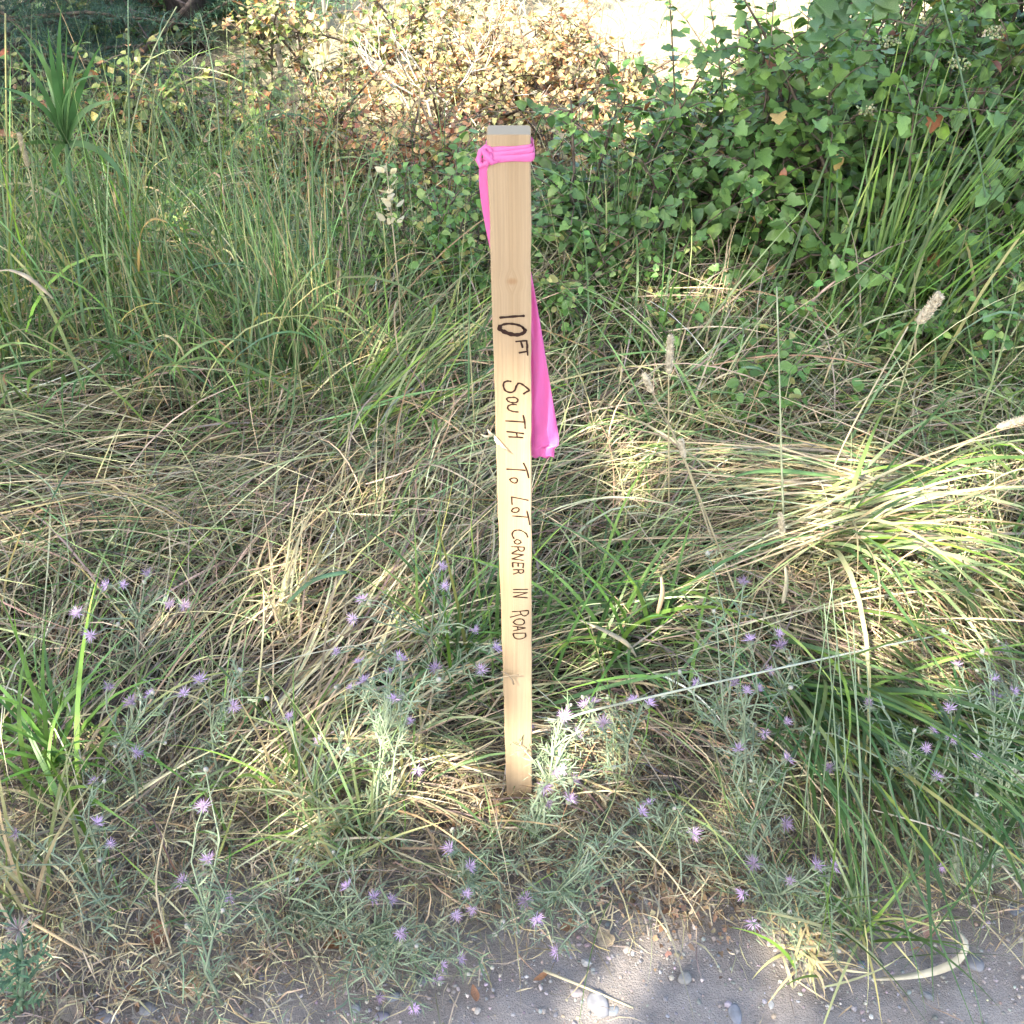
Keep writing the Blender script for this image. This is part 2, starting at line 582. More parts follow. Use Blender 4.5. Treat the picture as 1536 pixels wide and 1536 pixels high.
def scatter(tv, tf, pos, R, scale, col, vary=None):
    """place copies of a template; R (n,3,3), scale (n,) or (n,3)"""
    n, k = len(pos), len(tv)
    sc_ = scale[:, None] * np.ones((1, 3)) if scale.ndim == 1 else scale
    L = tv[None] * sc_[:, None, :]
    if vary is not None:
        L = L * (1 + rng.normal(0, vary, (n, k, 1)))
    V = np.einsum('nij,nkj->nki', R, L) + pos[:, None, :]
    F = (tf[None] + (np.arange(n) * k)[:, None, None]).reshape(-1, tf.shape[1])
    C = np.repeat(col[:, None, :], k, 1).reshape(-1, 3)
    return V.reshape(-1, 3), F, C


def rotz(a):
    c, s_ = np.cos(a), np.sin(a)
    R = np.zeros((len(a), 3, 3))
    R[:, 0, 0], R[:, 0, 1], R[:, 1, 0], R[:, 1, 1], R[:, 2, 2] = c, -s_, s_, c, 1
    return R


n = 22000
gx, gy = rng.uniform(-1.15, 1.15, n), rng.uniform(0.30, 0.98, n)
keep = (gy < road_edge(gx) + 0.03) | (rng.random(n) < 0.45)
gx, gy = gx[keep], gy[keep]
n = len(gx)
sz = 0.0008 + 0.0026 * rng.random(n) ** 3 + 0.0030 * (rng.random(n) < 0.014)
pos = np.stack([gx, gy, gheight(gx, gy) + sz * 0.25], -1)
col = pick([(4, (0.31, 0.28, 0.255)), (2, (0.22, 0.21, 0.205)), (.6, (0.42, 0.38, 0.34)), (1, (0.34, 0.27, 0.21))], n, 0.22)
V, F, C = scatter(ICO_V, ICO_F, pos, rotz(rng.uniform(0, 6.3, n)), np.stack([sz * rng.uniform(.8, 1.5, n), sz, sz * rng.uniform(.4, .8, n)], -1), col, 0.12)
link('gravel', np_mesh('gravel', V, F, C, False), M['stone'], kind='stuff')

# ------------------------------------------------------------------ the survey stake
W_ST, T_ST = 0.038, 0.019
base_c = P(779, 1197, 0.0)
base_c.z = 0
top_c = PY(763.2, 196, base_c.y)
KNOT_Z = PY(768, 422, base_c.y).z
KNOT_X = PY(768, 422, base_c.y).x - base_c.x
M['wood'] = wood_mat()
stake = thing('survey_stake', 'upright pine survey stake with handwritten black lettering, pink ribbon tied near its top', 'stake', (base_c.x, base_c.y + T_ST / 2, 0))
H_ST = top_c.z
lean = (top_c.x - base_c.x) / H_ST
# board cross-section with eased edges, several levels, slightly bowed top
lv = [-0.14] + [(H_ST - 0.004) * i / 60 for i in range(61)]
sec = []
r = 0.0016
for cx_, cy_, a0 in ((1, 1, 0), (-1, 1, 90), (-1, -1, 180), (1, -1, 270)):
    for k in range(3):
        a = math.radians(a0 + 45 * k)
        sec.append((cx_ * (W_ST / 2 - r) + r * math.cos(a), cy_ * (T_ST / 2 - r) + r * math.sin(a)))
vs, fs = [], []
for z in lv:
    tp = 0.15 if z < -0.1 else 1.0
    for x, y in sec:
        e_ = 0.00022 * math.sin(z * 61 + x * 90) + 0.00018 * math.sin(z * 173 + y * 400) + (random.gauss(0, .00022) if y < 0 else 0)
        vs.append((x * tp + lean * z + e_ * (1 if x > 0 else -1), y * tp, z))
ns = len(sec)
for a in range(len(lv) - 1):
    for k in range(ns):
        fs.append((a * ns + k, a * ns + (k + 1) % ns, (a + 1) * ns + (k + 1) % ns, (a + 1) * ns + k))
b = len(vs)
for x, y in sec:     # rough sawn top end, a little lower toward the front corners
    vs.append((x * 0.965 + lean * H_ST, y * 0.93, H_ST - 0.0030 * (x / (W_ST / 2)) ** 2 - (0.001 if y < 0 else 0)))
for k in range(ns):
    fs.append(((len(lv) - 1) * ns + k, (len(lv) - 1) * ns + (k + 1) % ns, b + (k + 1) % ns, b + k))
fs.append(tuple(b + k for k in range(ns)))
me = bpy.data.meshes.new('board')
me.from_pydata(vs, [], fs)
me.update()
me.materials.append(M['wood'])
me.materials.append(plain_mat('sawn_end_grain', (0.40, 0.33, 0.235), 0.85, 0.1))  # top end coloured paler than the board to look sunlit
me.polygons[-1].material_index = 1
link('board', me, None, stake)

FRONT_Y = base_c.y
ink = plain_mat('marker_ink', (0.028, 0.012, 0.008), 0.55, 0.25)


def face_pt(px, py):
    q = PY(px, py, FRONT_Y)
    return (q.x - stake.location.x, q.z)


def smooth_line(pts, k=4):
    out = []
    n = len(pts)
    for i in range(n - 1):
        p0, p1, p2, p3 = pts[max(i - 1, 0)], pts[i], pts[i + 1], pts[min(i + 2, n - 1)]
        for j in range(k):
            t = j / k
            out.append(tuple(0.5 * ((2 * b) + (-a + c) * t + (2 * a - 5 * b + 4 * c - d) * t * t + (-a + 3 * b - 3 * c + d) * t ** 3)
                             for a, b, c, d in zip(p0, p1, p2, p3)))
    out.append(tuple(pts[-1]))
    return out


def A(pts):
    return [(700 + x / 5.6875, 430 + y / 5.6875) for x, y in pts]


def B(pts):
    return [(710 + x / 5.3, 690 + y / 5.3) for x, y in pts]


WORDS = [
    ('10 FT', [(A([(285, 262), (350, 257), (420, 251), (490, 247)]), 3.4, 0),
               (A([(480, 352), (498, 372), (478, 396), (425, 409), (360, 398), (305, 374), (278, 352), (300, 326), (350, 314), (410, 318), (462, 334), (490, 356)]), 4.2, 1),
               (A([(420, 466), (470, 461), (512, 459)]), 2.6, 0), (A([(512, 459), (518, 520)]), 2.5, 0), (A([(462, 468), (478, 516)]), 2.4, 0),
               (A([(448, 562), (516, 548)]), 2.5, 0), (A([(514, 505), (520, 583)]), 2.5, 0)]),
    ('SOUTH', [(A([(378, 806), (350, 803), (322, 812), (313, 838), (328, 882), (372, 900), (408, 884), (424, 845), (446, 821), (484, 838), (533, 880), (512, 894), (484, 913)]), 2.9, 1),
               (A([(372, 944), (410, 942), (436, 962), (424, 984), (384, 986), (350, 972), (342, 950), (368, 942)]), 2.4, 1),
               (A([(424, 1004), (384, 1002), (352, 1018), (356, 1046), (398, 1062), (440, 1066)]), 2.4, 1),
               (A([(332, 1142), (410, 1146), (490, 1152)]), 2.6, 0), (A([(482, 1094), (494, 1150), (498, 1206)]), 2.5, 0),
               (A([(342, 1233), (412, 1240), (486, 1250)]), 2.6, 0), (A([(358, 1277), (418, 1280), (478, 1284)]), 2.6, 0), (A([(424, 1243), (430, 1281)]), 2.3, 0)]),
    ('TO', [(B([(265, 70), (340, 74), (412, 80)]), 2.4, 0), (B([(398, 22), (424, 76), (440, 140)]), 2.3, 0),
            (B([(290, 150), (316, 140), (345, 146), (348, 168), (328, 181), (298, 166), (288, 148)]), 2.1, 1)]),
    ('LOT', [(B([(436, 318), (370, 304), (302, 291)]), 2.2, 0), (B([(302, 291), (308, 352)]), 2.1, 0),
             (B([(302, 402), (320, 381), (354, 378), (363, 395), (346, 412), (316, 412), (301, 400)]), 2.1, 1),
             (B([(312, 442), (370, 446), (434, 452)]), 2.2, 0), (B([(425, 402), (438, 456), (447, 512)]), 2.1, 0)]),
    ('CORNER', [(B([(432, 612), (418, 582), (372, 556), (326, 560), (308, 588), (322, 622)]), 2.3, 1),
                (B([(326, 646), (346, 630), (372, 640), (376, 655), (352, 666), (328, 656), (325, 643)]), 2.1, 1),
                (B([(304, 686), (355, 688), (405, 690)]), 2.2, 0), (B([(405, 690), (400, 716), (376, 722), (358, 706), (354, 690)]), 2.0, 1), (B([(362, 708), (306, 738)]), 2.0, 0),
                (B([(306, 742), (398, 750)]), 2.1, 0), (B([(398, 750), (306, 782)]), 2.1, 0), (B([(306, 782), (396, 794)]), 2.1, 0),
                (B([(310, 812), (398, 818)]), 2.1, 0), (B([(398, 818), (394, 854)]), 2.1, 0), (B([(356, 815), (356, 844)]), 2.0, 0), (B([(310, 812), (312, 848)]), 2.1, 0),
                (B([(316, 868), (398, 868)]), 2.1, 0), (B([(398, 868), (394, 890), (372, 896), (358, 884), (356, 869)]), 2.0, 1), (B([(362, 886), (318, 902)]), 2.1, 0)]),
    ('IN', [(B([(318, 1028), (432, 1026)]), 2.2, 0), (B([(316, 1052), (428, 1052)]), 2.2, 0), (B([(428, 1052), (318, 1086)]), 2.1, 0), (B([(318, 1086), (430, 1093)]), 2.2, 0)]),
    ('ROAD', [(B([(308, 1204), (372, 1200), (436, 1194)]), 2.2, 0), (B([(436, 1194), (434, 1222), (404, 1238), (380, 1222), (372, 1202)]), 2.1, 1), (B([(382, 1224), (292, 1247)]), 2.1, 0),
              (B([(316, 1288), (342, 1266), (386, 1262), (406, 1284), (390, 1306), (344, 1306), (315, 1286)]), 2.2, 1),
              (B([(314, 1318), (414, 1332)]), 2.1, 0), (B([(414, 1332), (318, 1356)]), 2.1, 0), (B([(352, 1324), (354, 1346)]), 2.0, 0),
              (B([(316, 1376), (412, 1372)]), 2.2, 0), (B([(412, 1372), (414, 1402), (372, 1420), (328, 1410), (316, 1378)]), 2.2, 1)]),
]
DEPTH_PX = {}
for wi, (word, strokes) in enumerate(WORDS):
    vs, fs = [], []
    for si, (pts, wpx, curved) in enumerate(strokes):
        q = [face_pt(*p) for p in pts]
        if curved and len(q) > 2:
            q = smooth_line(q, 5)
        elif len(q) == 2:
            m_ = [(q[0][0] * (1 - t) + q[1][0] * t, q[0][1] * (1 - t) + q[1][1] * t) for t in (0, .33, .67, 1)]
            q = [(x + random.uniform(-1, 1) * 1.5e-4, z + random.uniform(-1, 1) * 1.5e-4) for x, z in m_]
        else:
            q = smooth_line(q, 3)
        hw = wpx * 0.00066 * 0.5 * (1.0 + 0.14 * (wi == 0))
        hw *= 0.94 if wi < 2 else 1.06
        bb = len(vs)
        yy = -T_ST / 2 - 0.0005 - 0.00004 * si
        nq = len(q)
        # round start and end
        first = Vector((q[0][0] - q[1][0], q[0][1] - q[1][1])).normalized()
        last = Vector((q[-1][0] - q[-2][0], q[-1][1] - q[-2][1])).normalized()
        q = [(q[0][0] + first.x * hw * .7, q[0][1] + first.y * hw * .7)] + q + [(q[-1][0] + last.x * hw * .7, q[-1][1] + last.y * hw * .7)]
        for k in range(len(q)):
            d = Vector((q[min(k + 1, len(q) - 1)][0] - q[max(k - 1, 0)][0], q[min(k + 1, len(q) - 1)][1] - q[max(k - 1, 0)][1]))
            d = d.normalized() if d.length > 1e-9 else Vector((1, 0))
            nx_, nz_ = -d.y, d.x
            ww = hw * (0.4 if k in (0, len(q) - 1) else (1.06 + 0.16 * math.sin(k * 1.3 + si) + random.gauss(0, .10)))
            if wi == 0 and si == 1:      # the zero is laid on heavier at its foot
                ww *= 0.75 + 0.55 * (1 if 4 <= k <= 34 else 0)
            vs += [(q[k][0] + nx_ * ww, yy, q[k][1] + nz_ * ww), (q[k][0] - nx_ * ww, yy, q[k][1] - nz_ * ww)]
        for k in range(len(q) - 1):
            fs.append((bb + 2 * k, bb + 2 * k + 1, bb + 2 * k + 3, bb + 2 * k + 2))
    me = bpy.data.meshes.new('lettering')
    me.from_pydata(vs, [], fs)
    me.update()
    link('lettering', me, ink, stake, label='handwritten black marker word ' + word + ' running down the board')

# ------------------------------------------------------------------ flagging ribbon
pink = plain_mat('pink_plastic_ribbon', (0.94, 0.26, 0.58), 0.30, 0.5, 0.45)
_nt = pink.node_tree
_tc, _mp, _no, _bp = N(_nt, 'ShaderNodeTexCoord'), N(_nt, 'ShaderNodeMapping'), N(_nt, 'ShaderNodeTexNoise'), N(_nt, 'ShaderNodeBump')
_mp.inputs['Scale'].default_value = (1.0, 1.0, 0.22)
_mp.inputs['Rotation'].default_value = (0, 0.12, 0)
_no.inputs['Scale'].default_value = 190
_no.inputs['Detail'].default_value = 3
_bp.inputs['Strength'].default_value = 0.8
_bp.inputs['Distance'].default_value = 0.0016
_nt.links.new(_tc.outputs['Object'], _mp.inputs[0])
_nt.links.new(_mp.outputs[0], _no.inputs['Vector'])
_nt.links.new(_no.outputs['Fac'], _bp.inputs['Height'])
for _n in _nt.nodes:
    if _n.type in ('BSDF_PRINCIPLED', 'BSDF_TRANSLUCENT'):
        _nt.links.new(_bp.outputs[0], _n.inputs['Normal'])
rb = thing('flagging_ribbon', 'hot pink flagging ribbon knotted round the stake, its tail hanging beside the board', 'ribbon', (stake.location.x, stake.location.y, H_ST - 0.028))


def ribbon_mesh(name, rows, parent):
    """rows: list of lists of points across the ribbon"""
    k = len(rows[0])
    Vv = np.array([tuple(p) for r_ in rows for p in r_])
    i = (np.arange(len(rows) - 1)[:, None] * k + np.arange(k - 1)[None, :])
    Ff = np.stack([i, i + 1, i + k + 1, i + k], -1).reshape(-1, 4)
    o = link(name, np_mesh(name, Vv, Ff), pink, parent)
    sm_ = o.modifiers.new('thick', 'SOLIDIFY')
    sm_.thickness = 0.0004
    sb = o.modifiers.new('smooth', 'SUBSURF')
    sb.levels = sb.render_levels = 1
    return o


zc = 0.0      # ribbon frame: z = 0 at the band's middle


def zpx(py):
    return PY(768, py, FRONT_Y).z - (H_ST - 0.028)


# band: three folded plies wound round the board, slanting up to the right on the front
def band_ply(zl_top, zl_bot, zr_top, zr_bot, out, name):
    a, c = W_ST / 2 + out, T_ST / 2 + out
    loop = []
    for k in range(9):
        loop.append((-a + 2 * a * k / 8, -c, k / 8))
    for k in range(1, 5):
        loop.append((a, -c + 2 * c * k / 4, 1))
    for k in range(1, 9):
        loop.append((a - 2 * a * k / 8, c, 1 - k / 8))
    for k in range(1, 5):
        loop.append((-a, c - 2 * c * k / 4, 0))
    rows = []
    lx = lean * H_ST
    for j, (x, y, t) in enumerate(loop):
        zt, zb = zl_top * (1 - t) + zr_top * t, zl_bot * (1 - t) + zr_bot * t
        row = []
        for u in range(5):
            f = u / 4
            bulge = 0.0009 * math.sin(f * math.pi) + 0.0004 * math.sin(j * 1.7 + u * 2.3)
            sx = 1 + bulge / a
            row.append((x * sx + lx, y * (1 + bulge / c), zt * (1 - f) + zb * f + 0.0004 * math.sin(j * 0.9 + u)))
        rows.append(row)
    return ribbon_mesh(name, rows, rb)


band_ply(zpx(221), zpx(231), zpx(216), zpx(241), 0.0007, 'band')
band_ply(zpx(228), zpx(238), zpx(219), zpx(228), 0.0021, 'band')
band_ply(zpx(233), zpx(243), zpx(227), zpx(240), 0.0030, 'band')
# knot at the left edge
kb = MB()
kx, kz = face_pt(727, 233)[0], zpx(233)
pts = []
for k in range(15):
    a = 2 * math.pi * k / 14
    pts.append((kx + 0.0052 * math.cos(a), -T_ST / 2 - 0.002 + 0.0035 * math.sin(a), kz + 0.0068 * math.sin(a + 0.5)))
kb.tube(pts, [0.0026 + 0.0007 * math.sin(3 * k) for k in range(15)], (1, 1, 1), 7)
kb.tube([(kx - 0.001, -0.0115, kz + 0.006), (kx + 0.002, -0.0142, kz + 0.001), (kx + 0.0062, -0.0135, kz - 0.0045), (kx + 0.012, -0.0125, kz - 0.004)], [0.002, 0.0034, 0.003, 0.0012], (1, 1, 1), 7)
kb.build('knot', pink, rb)


def tail(edges, name, ydepth, fold, sub=1):
    """edges: list of (py, px_left, px_right); ydepth per row, distance behind the front face"""
    rows = []
    for j, ((py, xl, xr), yd) in enumerate(zip(edges, ydepth)):
        row = []
        for u in range(7):
            f = u / 6
            fy = yd + fold * math.sin(f * math.pi * 2.2 + j * 0.35) * (0.4 + 0.6 * min(1, j / 4))
            q = PY(xl * (1 - f) + xr * f, py + 2.0 * math.sin(u * 2.1) * (1 if j == len(edges) - 1 else 0), FRONT_Y + fy)
            row.append((q.x - rb.location.x, q.y - rb.location.y, q.z - rb.location.z))
        rows.append(row)
    o = ribbon_mesh(name, rows, rb)
    if not sub:
        o.modifiers.remove(o.modifiers['smooth'])
    return o


tail([(236, 722, 735), (255, 717, 738), (280, 718.5, 741), (305, 721.5, 743), (330, 726, 745), (360, 732, 749), (400, 741, 766), (450, 756, 800)], 'tail',
     [-0.002, 0.003, 0.009, 0.014, 0.019, 0.026, 0.032, 0.036], 0.003)
def dense(rows, n_):
    rows = np.array(rows, float)
    t0 = np.linspace(0, 1, len(rows))
    t1 = np.linspace(0, 1, n_)
    return [tuple(np.interp(t1[i], t0, rows[:, c]) for c in range(3)) for i in range(n_)]


tail(dense([(385, 768, 792), (425, 776, 800), (460, 788, 806), (500, 797, 812.5), (545, 801, 820), (590, 801, 827.5), (630, 801, 834), (655, 802, 838.5), (668, 801, 838), (672, 800, 832), (686, 799, 831)], 60), 'tail',
     list(np.linspace(0.030, 0.026, 60)), 0.0024, 0)
tail(dense([(385, 766, 786), (440, 776, 797), (500, 784, 803), (560, 787, 807), (620, 788, 808), (684, 789, 808)], 24), 'tail', list(np.linspace(0.040, 0.046, 24)), 0.002, 0)

# ------------------------------------------------------------------ shade trees standing behind the viewer; gaps are cut in their crowns where sun spots should fall
KX, KY = S.x / S.z, S.y / S.z


def drop(p):
    """where the sun ray through p meets z = 0"""
    return (p.x - KX * p.z, p.y - KY * p.z)


def spot(px, py, z, rx, ry, ang=0.0):
    u, v = drop(P(px, py, z))
    return (u, v, rx, ry, ang)


GAPS = [spot(1230, 700, .12, .10, .05, .6), spot(1330, 770, .12, .26, .09, .25), spot(1410, 830, .12, .14, .10, 0), spot(1400, 950, .12, .13, .11, .4), spot(1330, 980, .10, .09, .05), spot(1480, 700, .15, .12, .06),
        spot(520, 1130, .06, .09, .13, .2), spot(600, 1090, .06, .09, .09), spot(640, 1170, .04, .12, .05), spot(560, 1210, .03, .07, .04), spot(720, 1150, .03, .06, .06),
        spot(860, 1130, .08, .09, .07, .6), spot(960, 1100, .05, .07, .04), spot(900, 1190, .05, .09, .05),
        spot(1010, 1330, 0, .06, .085, .3), spot(1070, 1380, 0, .045, .03), spot(1065, 1290, .02, .06, .04), spot(830, 1480, 0, .15, .05, .1), spot(930, 1500, 0, .08, .04), spot(1000, 1420, 0, .06, .02, .2),
        spot(1165, 1490, 0, .022, .07, -.45), spot(1215, 1420, .02, .03, .035), spot(40, 1400, .01, .06, .05), spot(700, 1330, 0, .05, .015), spot(400, 1090, .05, .05, .03), spot(90, 1090, .06, .05, .03),
        spot(440, 800, .1, .10, .05, .8), spot(420, 870, .1, .07, .10, .3), spot(980, 680, .1, .10, .12, -.6), spot(560, 720, .12, .09, .05, .7), spot(330, 350, .15, .14, .09), spot(430, 400, .3, .10, .07), spot(480, 440, .35, .09, .08), spot(1060, 470, .1, .12, .06), spot(600, 900, .08, .11, .035, .6), spot(1250, 880, .1, .13, .045, .1),
        spot(205, 120, .3, .12, .08), spot(330, 190, .2, .08, .06), spot(280, 130, .3, .07, .05), spot(420, 150, .2, .20, .16), spot(400, 210, .2, .09, .05), spot(150, 170, .3, .05, .04), spot(620, 240, .2, .07, .04), spot(520, 200, .2, .05, .05), spot(480, 250, .2, .04, .03)]
for zz_, hh in ((.66, .055), (.60, .055), (.55, .05), (.45, .05), (.41, .045), (.11, .05), (.06, .05), (.16, .04)):
    u, v = drop(Vector((0, FRONT_Y, zz_)))
    GAPS.append((u, v, .045, hh, 0))
GA = np.array(GAPS)
GA[:6, 2:4] *= 1.25
GA[6:16, 2:4] *= 1.15
fl = np.random.default_rng(3)
flecks = np.stack([fl.uniform(-1.3, 1.5, 70), fl.uniform(.75, 3.0, 70), fl.uniform(.008, .05, 70), fl.uniform(.004, .03, 70), fl.uniform(0, 3.1, 70)], -1)
GA = np.concatenate([GA, flecks])


def shaded(u, v):
    far = np.interp(u, [-9, -1.75, -1.25, -.85, -.45, .1, .6, .85, 1.25, 1.7, 9], [8, 8, 5.2, 4.0, 3.35, 3.1, 2.98, 3.0, 3.6, 4.6, 6.0])
    far = far + 0.16 * np.sin(5 * u + 1) + 0.1 * np.sin(11 * u)
    ok = (v < far)
    du, dv = u[:, None] - GA[None, :, 0], v[:, None] - GA[None, :, 1]
    c, s_ = np.cos(GA[None, :, 4]), np.sin(GA[None, :, 4])
    a, b_ = (du * c + dv * s_) / (GA[None, :, 2] + .022), (-du * s_ + dv * c) / (GA[None, :, 3] + .022)
    wob = 1 + 0.40 * np.sin(23 * u + 9 * v)[:, None] + 0.35 * np.sin(47 * v - 19 * u)[:, None] + .3 * np.sin(71 * u + 57 * v)[:, None]
    return ok & ~((a * a + b_ * b_) < wob).any(1)


def leaf_template(kind):
    """a folded leaf: midrib and two lobed halves. y runs to the tip, length 1"""
    if kind == 'lobed':
        half = [(0.0, 0.0), (0.20, -0.06), (0.40, 0.10), (0.42, 0.30), (0.30, 0.42), (0.38, 0.62), (0.24, 0.70), (0.16, 0.86), (0.0, 1.0)]
    elif kind == 'maple':
        half = [(0.0, 0.0), (0.16, -0.04), (0.46, 0.08), (0.34, 0.24), (0.56, 0.46), (0.40, 0.56), (0.22, 0.56), (0.24, 0.76), (0.0, 1.0)]
    elif kind == 'round':
        half = [(0.0, 0.0), (0.16, 0.02), (0.30, 0.14), (0.37, 0.32), (0.37, 0.5), (0.31, 0.68), (0.20, 0.83), (0.10, 0.93), (0.0, 1.0)]
    else:
        half = [(0.0, 0.0), (0.09, 0.05), (0.19, 0.18), (0.24, 0.34), (0.24, 0.5), (0.19, 0.66), (0.12, 0.82), (0.05, 0.94), (0.0, 1.0)]
    v, f = [], []
    nh = len(half)
    for x, y in half:
        v.append((0, y, -0.10 * y * y))
    for sgn in (1, -1):
        o = len(v)
        for x, y in half[1:-1]:
            v.append((sgn * x, y, 0.42 * x - 0.30 * x * y - 0.12 * y * y + 0.03 * math.sin(9 * y)))
        for k in range(nh - 1):
            L_ = o + k - 1 if k > 0 else None
            R_ = o + k if k < nh - 2 else None
            q = [k, k + 1, R_, L_]
            q = [t for t in q if t is not None]
            if sgn < 0:
                q = q[::-1]
            if len(q) == 3:
                f.append((q[0], q[1], q[2]))
            else:
                f += [(q[0], q[1], q[2]), (q[0], q[2], q[3])]
    return np.array(v), np.array(f)


TPL = {k: leaf_template(k) for k in ('lobed', 'maple', 'round', 'oval')}
TPL['simple'] = (np.array([(0, 0, 0), (.34, .3, .1), (.26, .7, .06), (0, 1, -.1), (-.26, .7, .06), (-.34, .3, .1)]), np.array([(0, 1, 2), (0, 2, 3), (0, 3, 4), (0, 4, 5)]))
_lv = np.array([(0, 0, 0), (0, .45, -.02), (0, 1, -.12), (.36, .02, .14), (.34, .36, .12), (.30, .62, .06), (-.36, .02, .14), (-.34, .36, .12), (-.30, .62, .06)])
_lf = np.array([(0, 3, 4), (0, 4, 1), (1, 4, 5), (1, 5, 2), (0, 7, 6), (0, 1, 7), (1, 8, 7), (1, 2, 8)])
TPL['low'] = (_lv, _lf)
_rv = _lv * np.array([.95, 1, 1])
_rv[[3, 6], 1] = .16
TPL['lowround'] = (_rv, _lf)
LOWER = {'lobed': 'low', 'maple': 'low', 'round': 'lowround', 'oval': 'simple'}


def frames(tip, nrm):
    """rotation matrices with y along tip and z near nrm"""
    y = tip / (np.linalg.norm(tip, axis=1, keepdims=True) + 1e-9)
    x = np.cross(y, nrm)
    x /= np.linalg.norm(x, axis=1, keepdims=True) + 1e-9
    z = np.cross(x, y)
    return np.stack([x, y, z], -1)


def rand_dirs(n):
    d = rng.normal(0, 1, (n, 3))
    return d / np.linalg.norm(d, axis=1, keepdims=True)


def shade_tree(name, label, trunk_xy, u0, u1, v0, v1, nleaf, h0, h1):
    u, v = rng.uniform(u0, u1, nleaf * 2), rng.uniform(v0, v1, nleaf * 2)
    k = shaded(u, v)
    u, v = u[k][:nleaf], v[k][:nleaf]
    h = rng.uniform(h0, h1, len(u))
    p = np.stack([u + KX * h, v + KY * h, h], -1)
    n_ = len(p)
    R = frames(rand_dirs(n_) + np.array([0, 0, -.5]), rand_dirs(n_) * .8 + np.array([S.x, S.y, S.z]))
    V, F, C = scatter(*TPL['simple'], p, R, rng.uniform(.06, .10, n_), pick(DARKG, n_))
    t = thing(name, label, 'tree', (trunk_xy[0], trunk_xy[1], 0))
    V = V - np.array([trunk_xy[0], trunk_xy[1], 0])
    mb = MB()
    top = Vector((p[:, 0].mean() - trunk_xy[0], p[:, 1].mean() - trunk_xy[1], h1 - .3))
    bc = (0.16, 0.12, 0.09)
    mb.tube([(0, 0, -.1), (0.03, 0, 1.2), (top.x * .15, top.y * .15, 2.6), (top.x * .5, top.y * .5, 4.2), tuple(top)], [.17, .13, .11, .07, .02], bc, 9)
    for q in p[rng.choice(n_, 26, replace=False)]:
        e = Vector((q[0] - trunk_xy[0], q[1] - trunk_xy[1], q[2]))
        s0 = Vector((top.x * .2, top.y * .2, 2.7)).lerp(Vector(top), random.uniform(0, .7))
        mb.tube([s0, s0.lerp(e, .5) + Vector((0, 0, .15)), e], [.035, .022, .006], bc, 5)
    mb.build('trunk', M['bark'], t)
    link('crown', np_mesh('crown', V, F, C), M['leaf'], t, kind='stuff')


shade_tree('maple_tree', 'leafy maple behind the viewer whose crown shades the verge', (-2.9, -3.2), -1.75, 2.6, -1.2, 3.9, 46000, 4.2, 6.6)
shade_tree('maple_tree', 'second maple behind the viewer shading the left bank', (-4.4, -0.4), -3.3, -1.2, -.5, 7.0, 28000, 3.6, 5.6)
shade_tree('maple_tree', 'third maple behind the viewer shading the right bank', (1.0, -2.4), 1.2, 4.0, 1.0, 5.2, 21000, 4.2, 6.4)

# ------------------------------------------------------------------ flow and greenness of the lodged grass, known at places on the ground
ANCH = [  # px, py, direction in the photo (dx, dy), green share
    (600, 850, 1, -.9, .22), (450, 1000, 1, -.6, .25), (250, 750, 1, -.05, .22), (100, 800, 1, .3, .35), (250, 1150, .5, -1, .25), (560, 620, 1, -.7, .55), (700, 660, .5, -1, .5),
    (1000, 600, .6, -1, .45), (1250, 800, -1, .18, .42), (1350, 900, 1, .5, .5), (1250, 1130, .7, 1, .85), (1450, 1180, 1, .6, .8), (900, 850, 1, -.5, .6), (1150, 1100, .8, .8, .7),
    (1400, 650, -.9, .5, .55), (100, 450, .3, -1, .85), (450, 450, .2, -1, .85), (300, 620, .4, -1, .5), (650, 930, .6, -1, .5), (1100, 1270, .6, .5, .5), (200, 1320, 1, .4, .2),
    (600, 1320, 1, .4, .25), (100, 1000, .4, -1, .5), (850, 1230, .8, .3, .35), (1100, 700, 1, -.6, .45), (800, 480, .3, -1, .7), (1300, 520, .5, -1, .8), (420, 860, .6, -1, .25)]
aw = [(P(a, b), P(a + dx * 12, b + dy * 12), g) for a, b, dx, dy, g in ANCH]
AXY = np.array([(p.x, p.y) for p, q, g in aw])
ADIR = np.array([((q - p).x, (q - p).y) for p, q, g in aw])
ADIR /= np.linalg.norm(ADIR, axis=1, keepdims=True)
AG = np.array([g for _, _, g in aw])


def field(x, y):
    d2 = (x[:, None] - AXY[None, :, 0]) ** 2 + (y[:, None] - AXY[None, :, 1]) ** 2 + 0.006
    w = 1 / d2 ** 1.6
    w /= w.sum(1, keepdims=True)
    v = w @ ADIR
    return np.arctan2(v[:, 1], v[:, 0]), w @ AG


def vnoise(x, y, f, seed):
    """cheap smooth value noise in 0..1"""
    r = np.random.default_rng(seed)
    t = r.random((64, 64))
    X, Y = x * f + 31.7, y * f + 17.3
    i, j = np.floor(X).astype(int), np.floor(Y).astype(int)
    a, b_ = X - i, Y - j
    a, b_ = a * a * (3 - 2 * a), b_ * b_ * (3 - 2 * b_)
    g = lambda p, q: t[p % 64, q % 64]
    return (g(i, j) * (1 - a) + g(i + 1, j) * a) * (1 - b_) + (g(i, j + 1) * (1 - a) + g(i + 1, j + 1) * a) * b_


def clear_of_stake(x, y, r_=0.03):
    return (np.abs(x - stake.location.x) > r_) | (np.abs(y - stake.location.y) > 0.03)


def scatter_xy(n, x0, x1, y0, y1):
    return rng.uniform(x0, x1, n), rng.uniform(y0, y1, n)


def mat_height(x, y):
    """how deep the lodged grass lies"""
    return np.interp(y, [0.6, 0.85, 1.05, 1.4, 1.9, 2.4], [0, 0.012, 0.05, 0.11, 0.16, 0.18]) * (0.55 + 0.9 * vnoise(x, y, 3.2, 5))


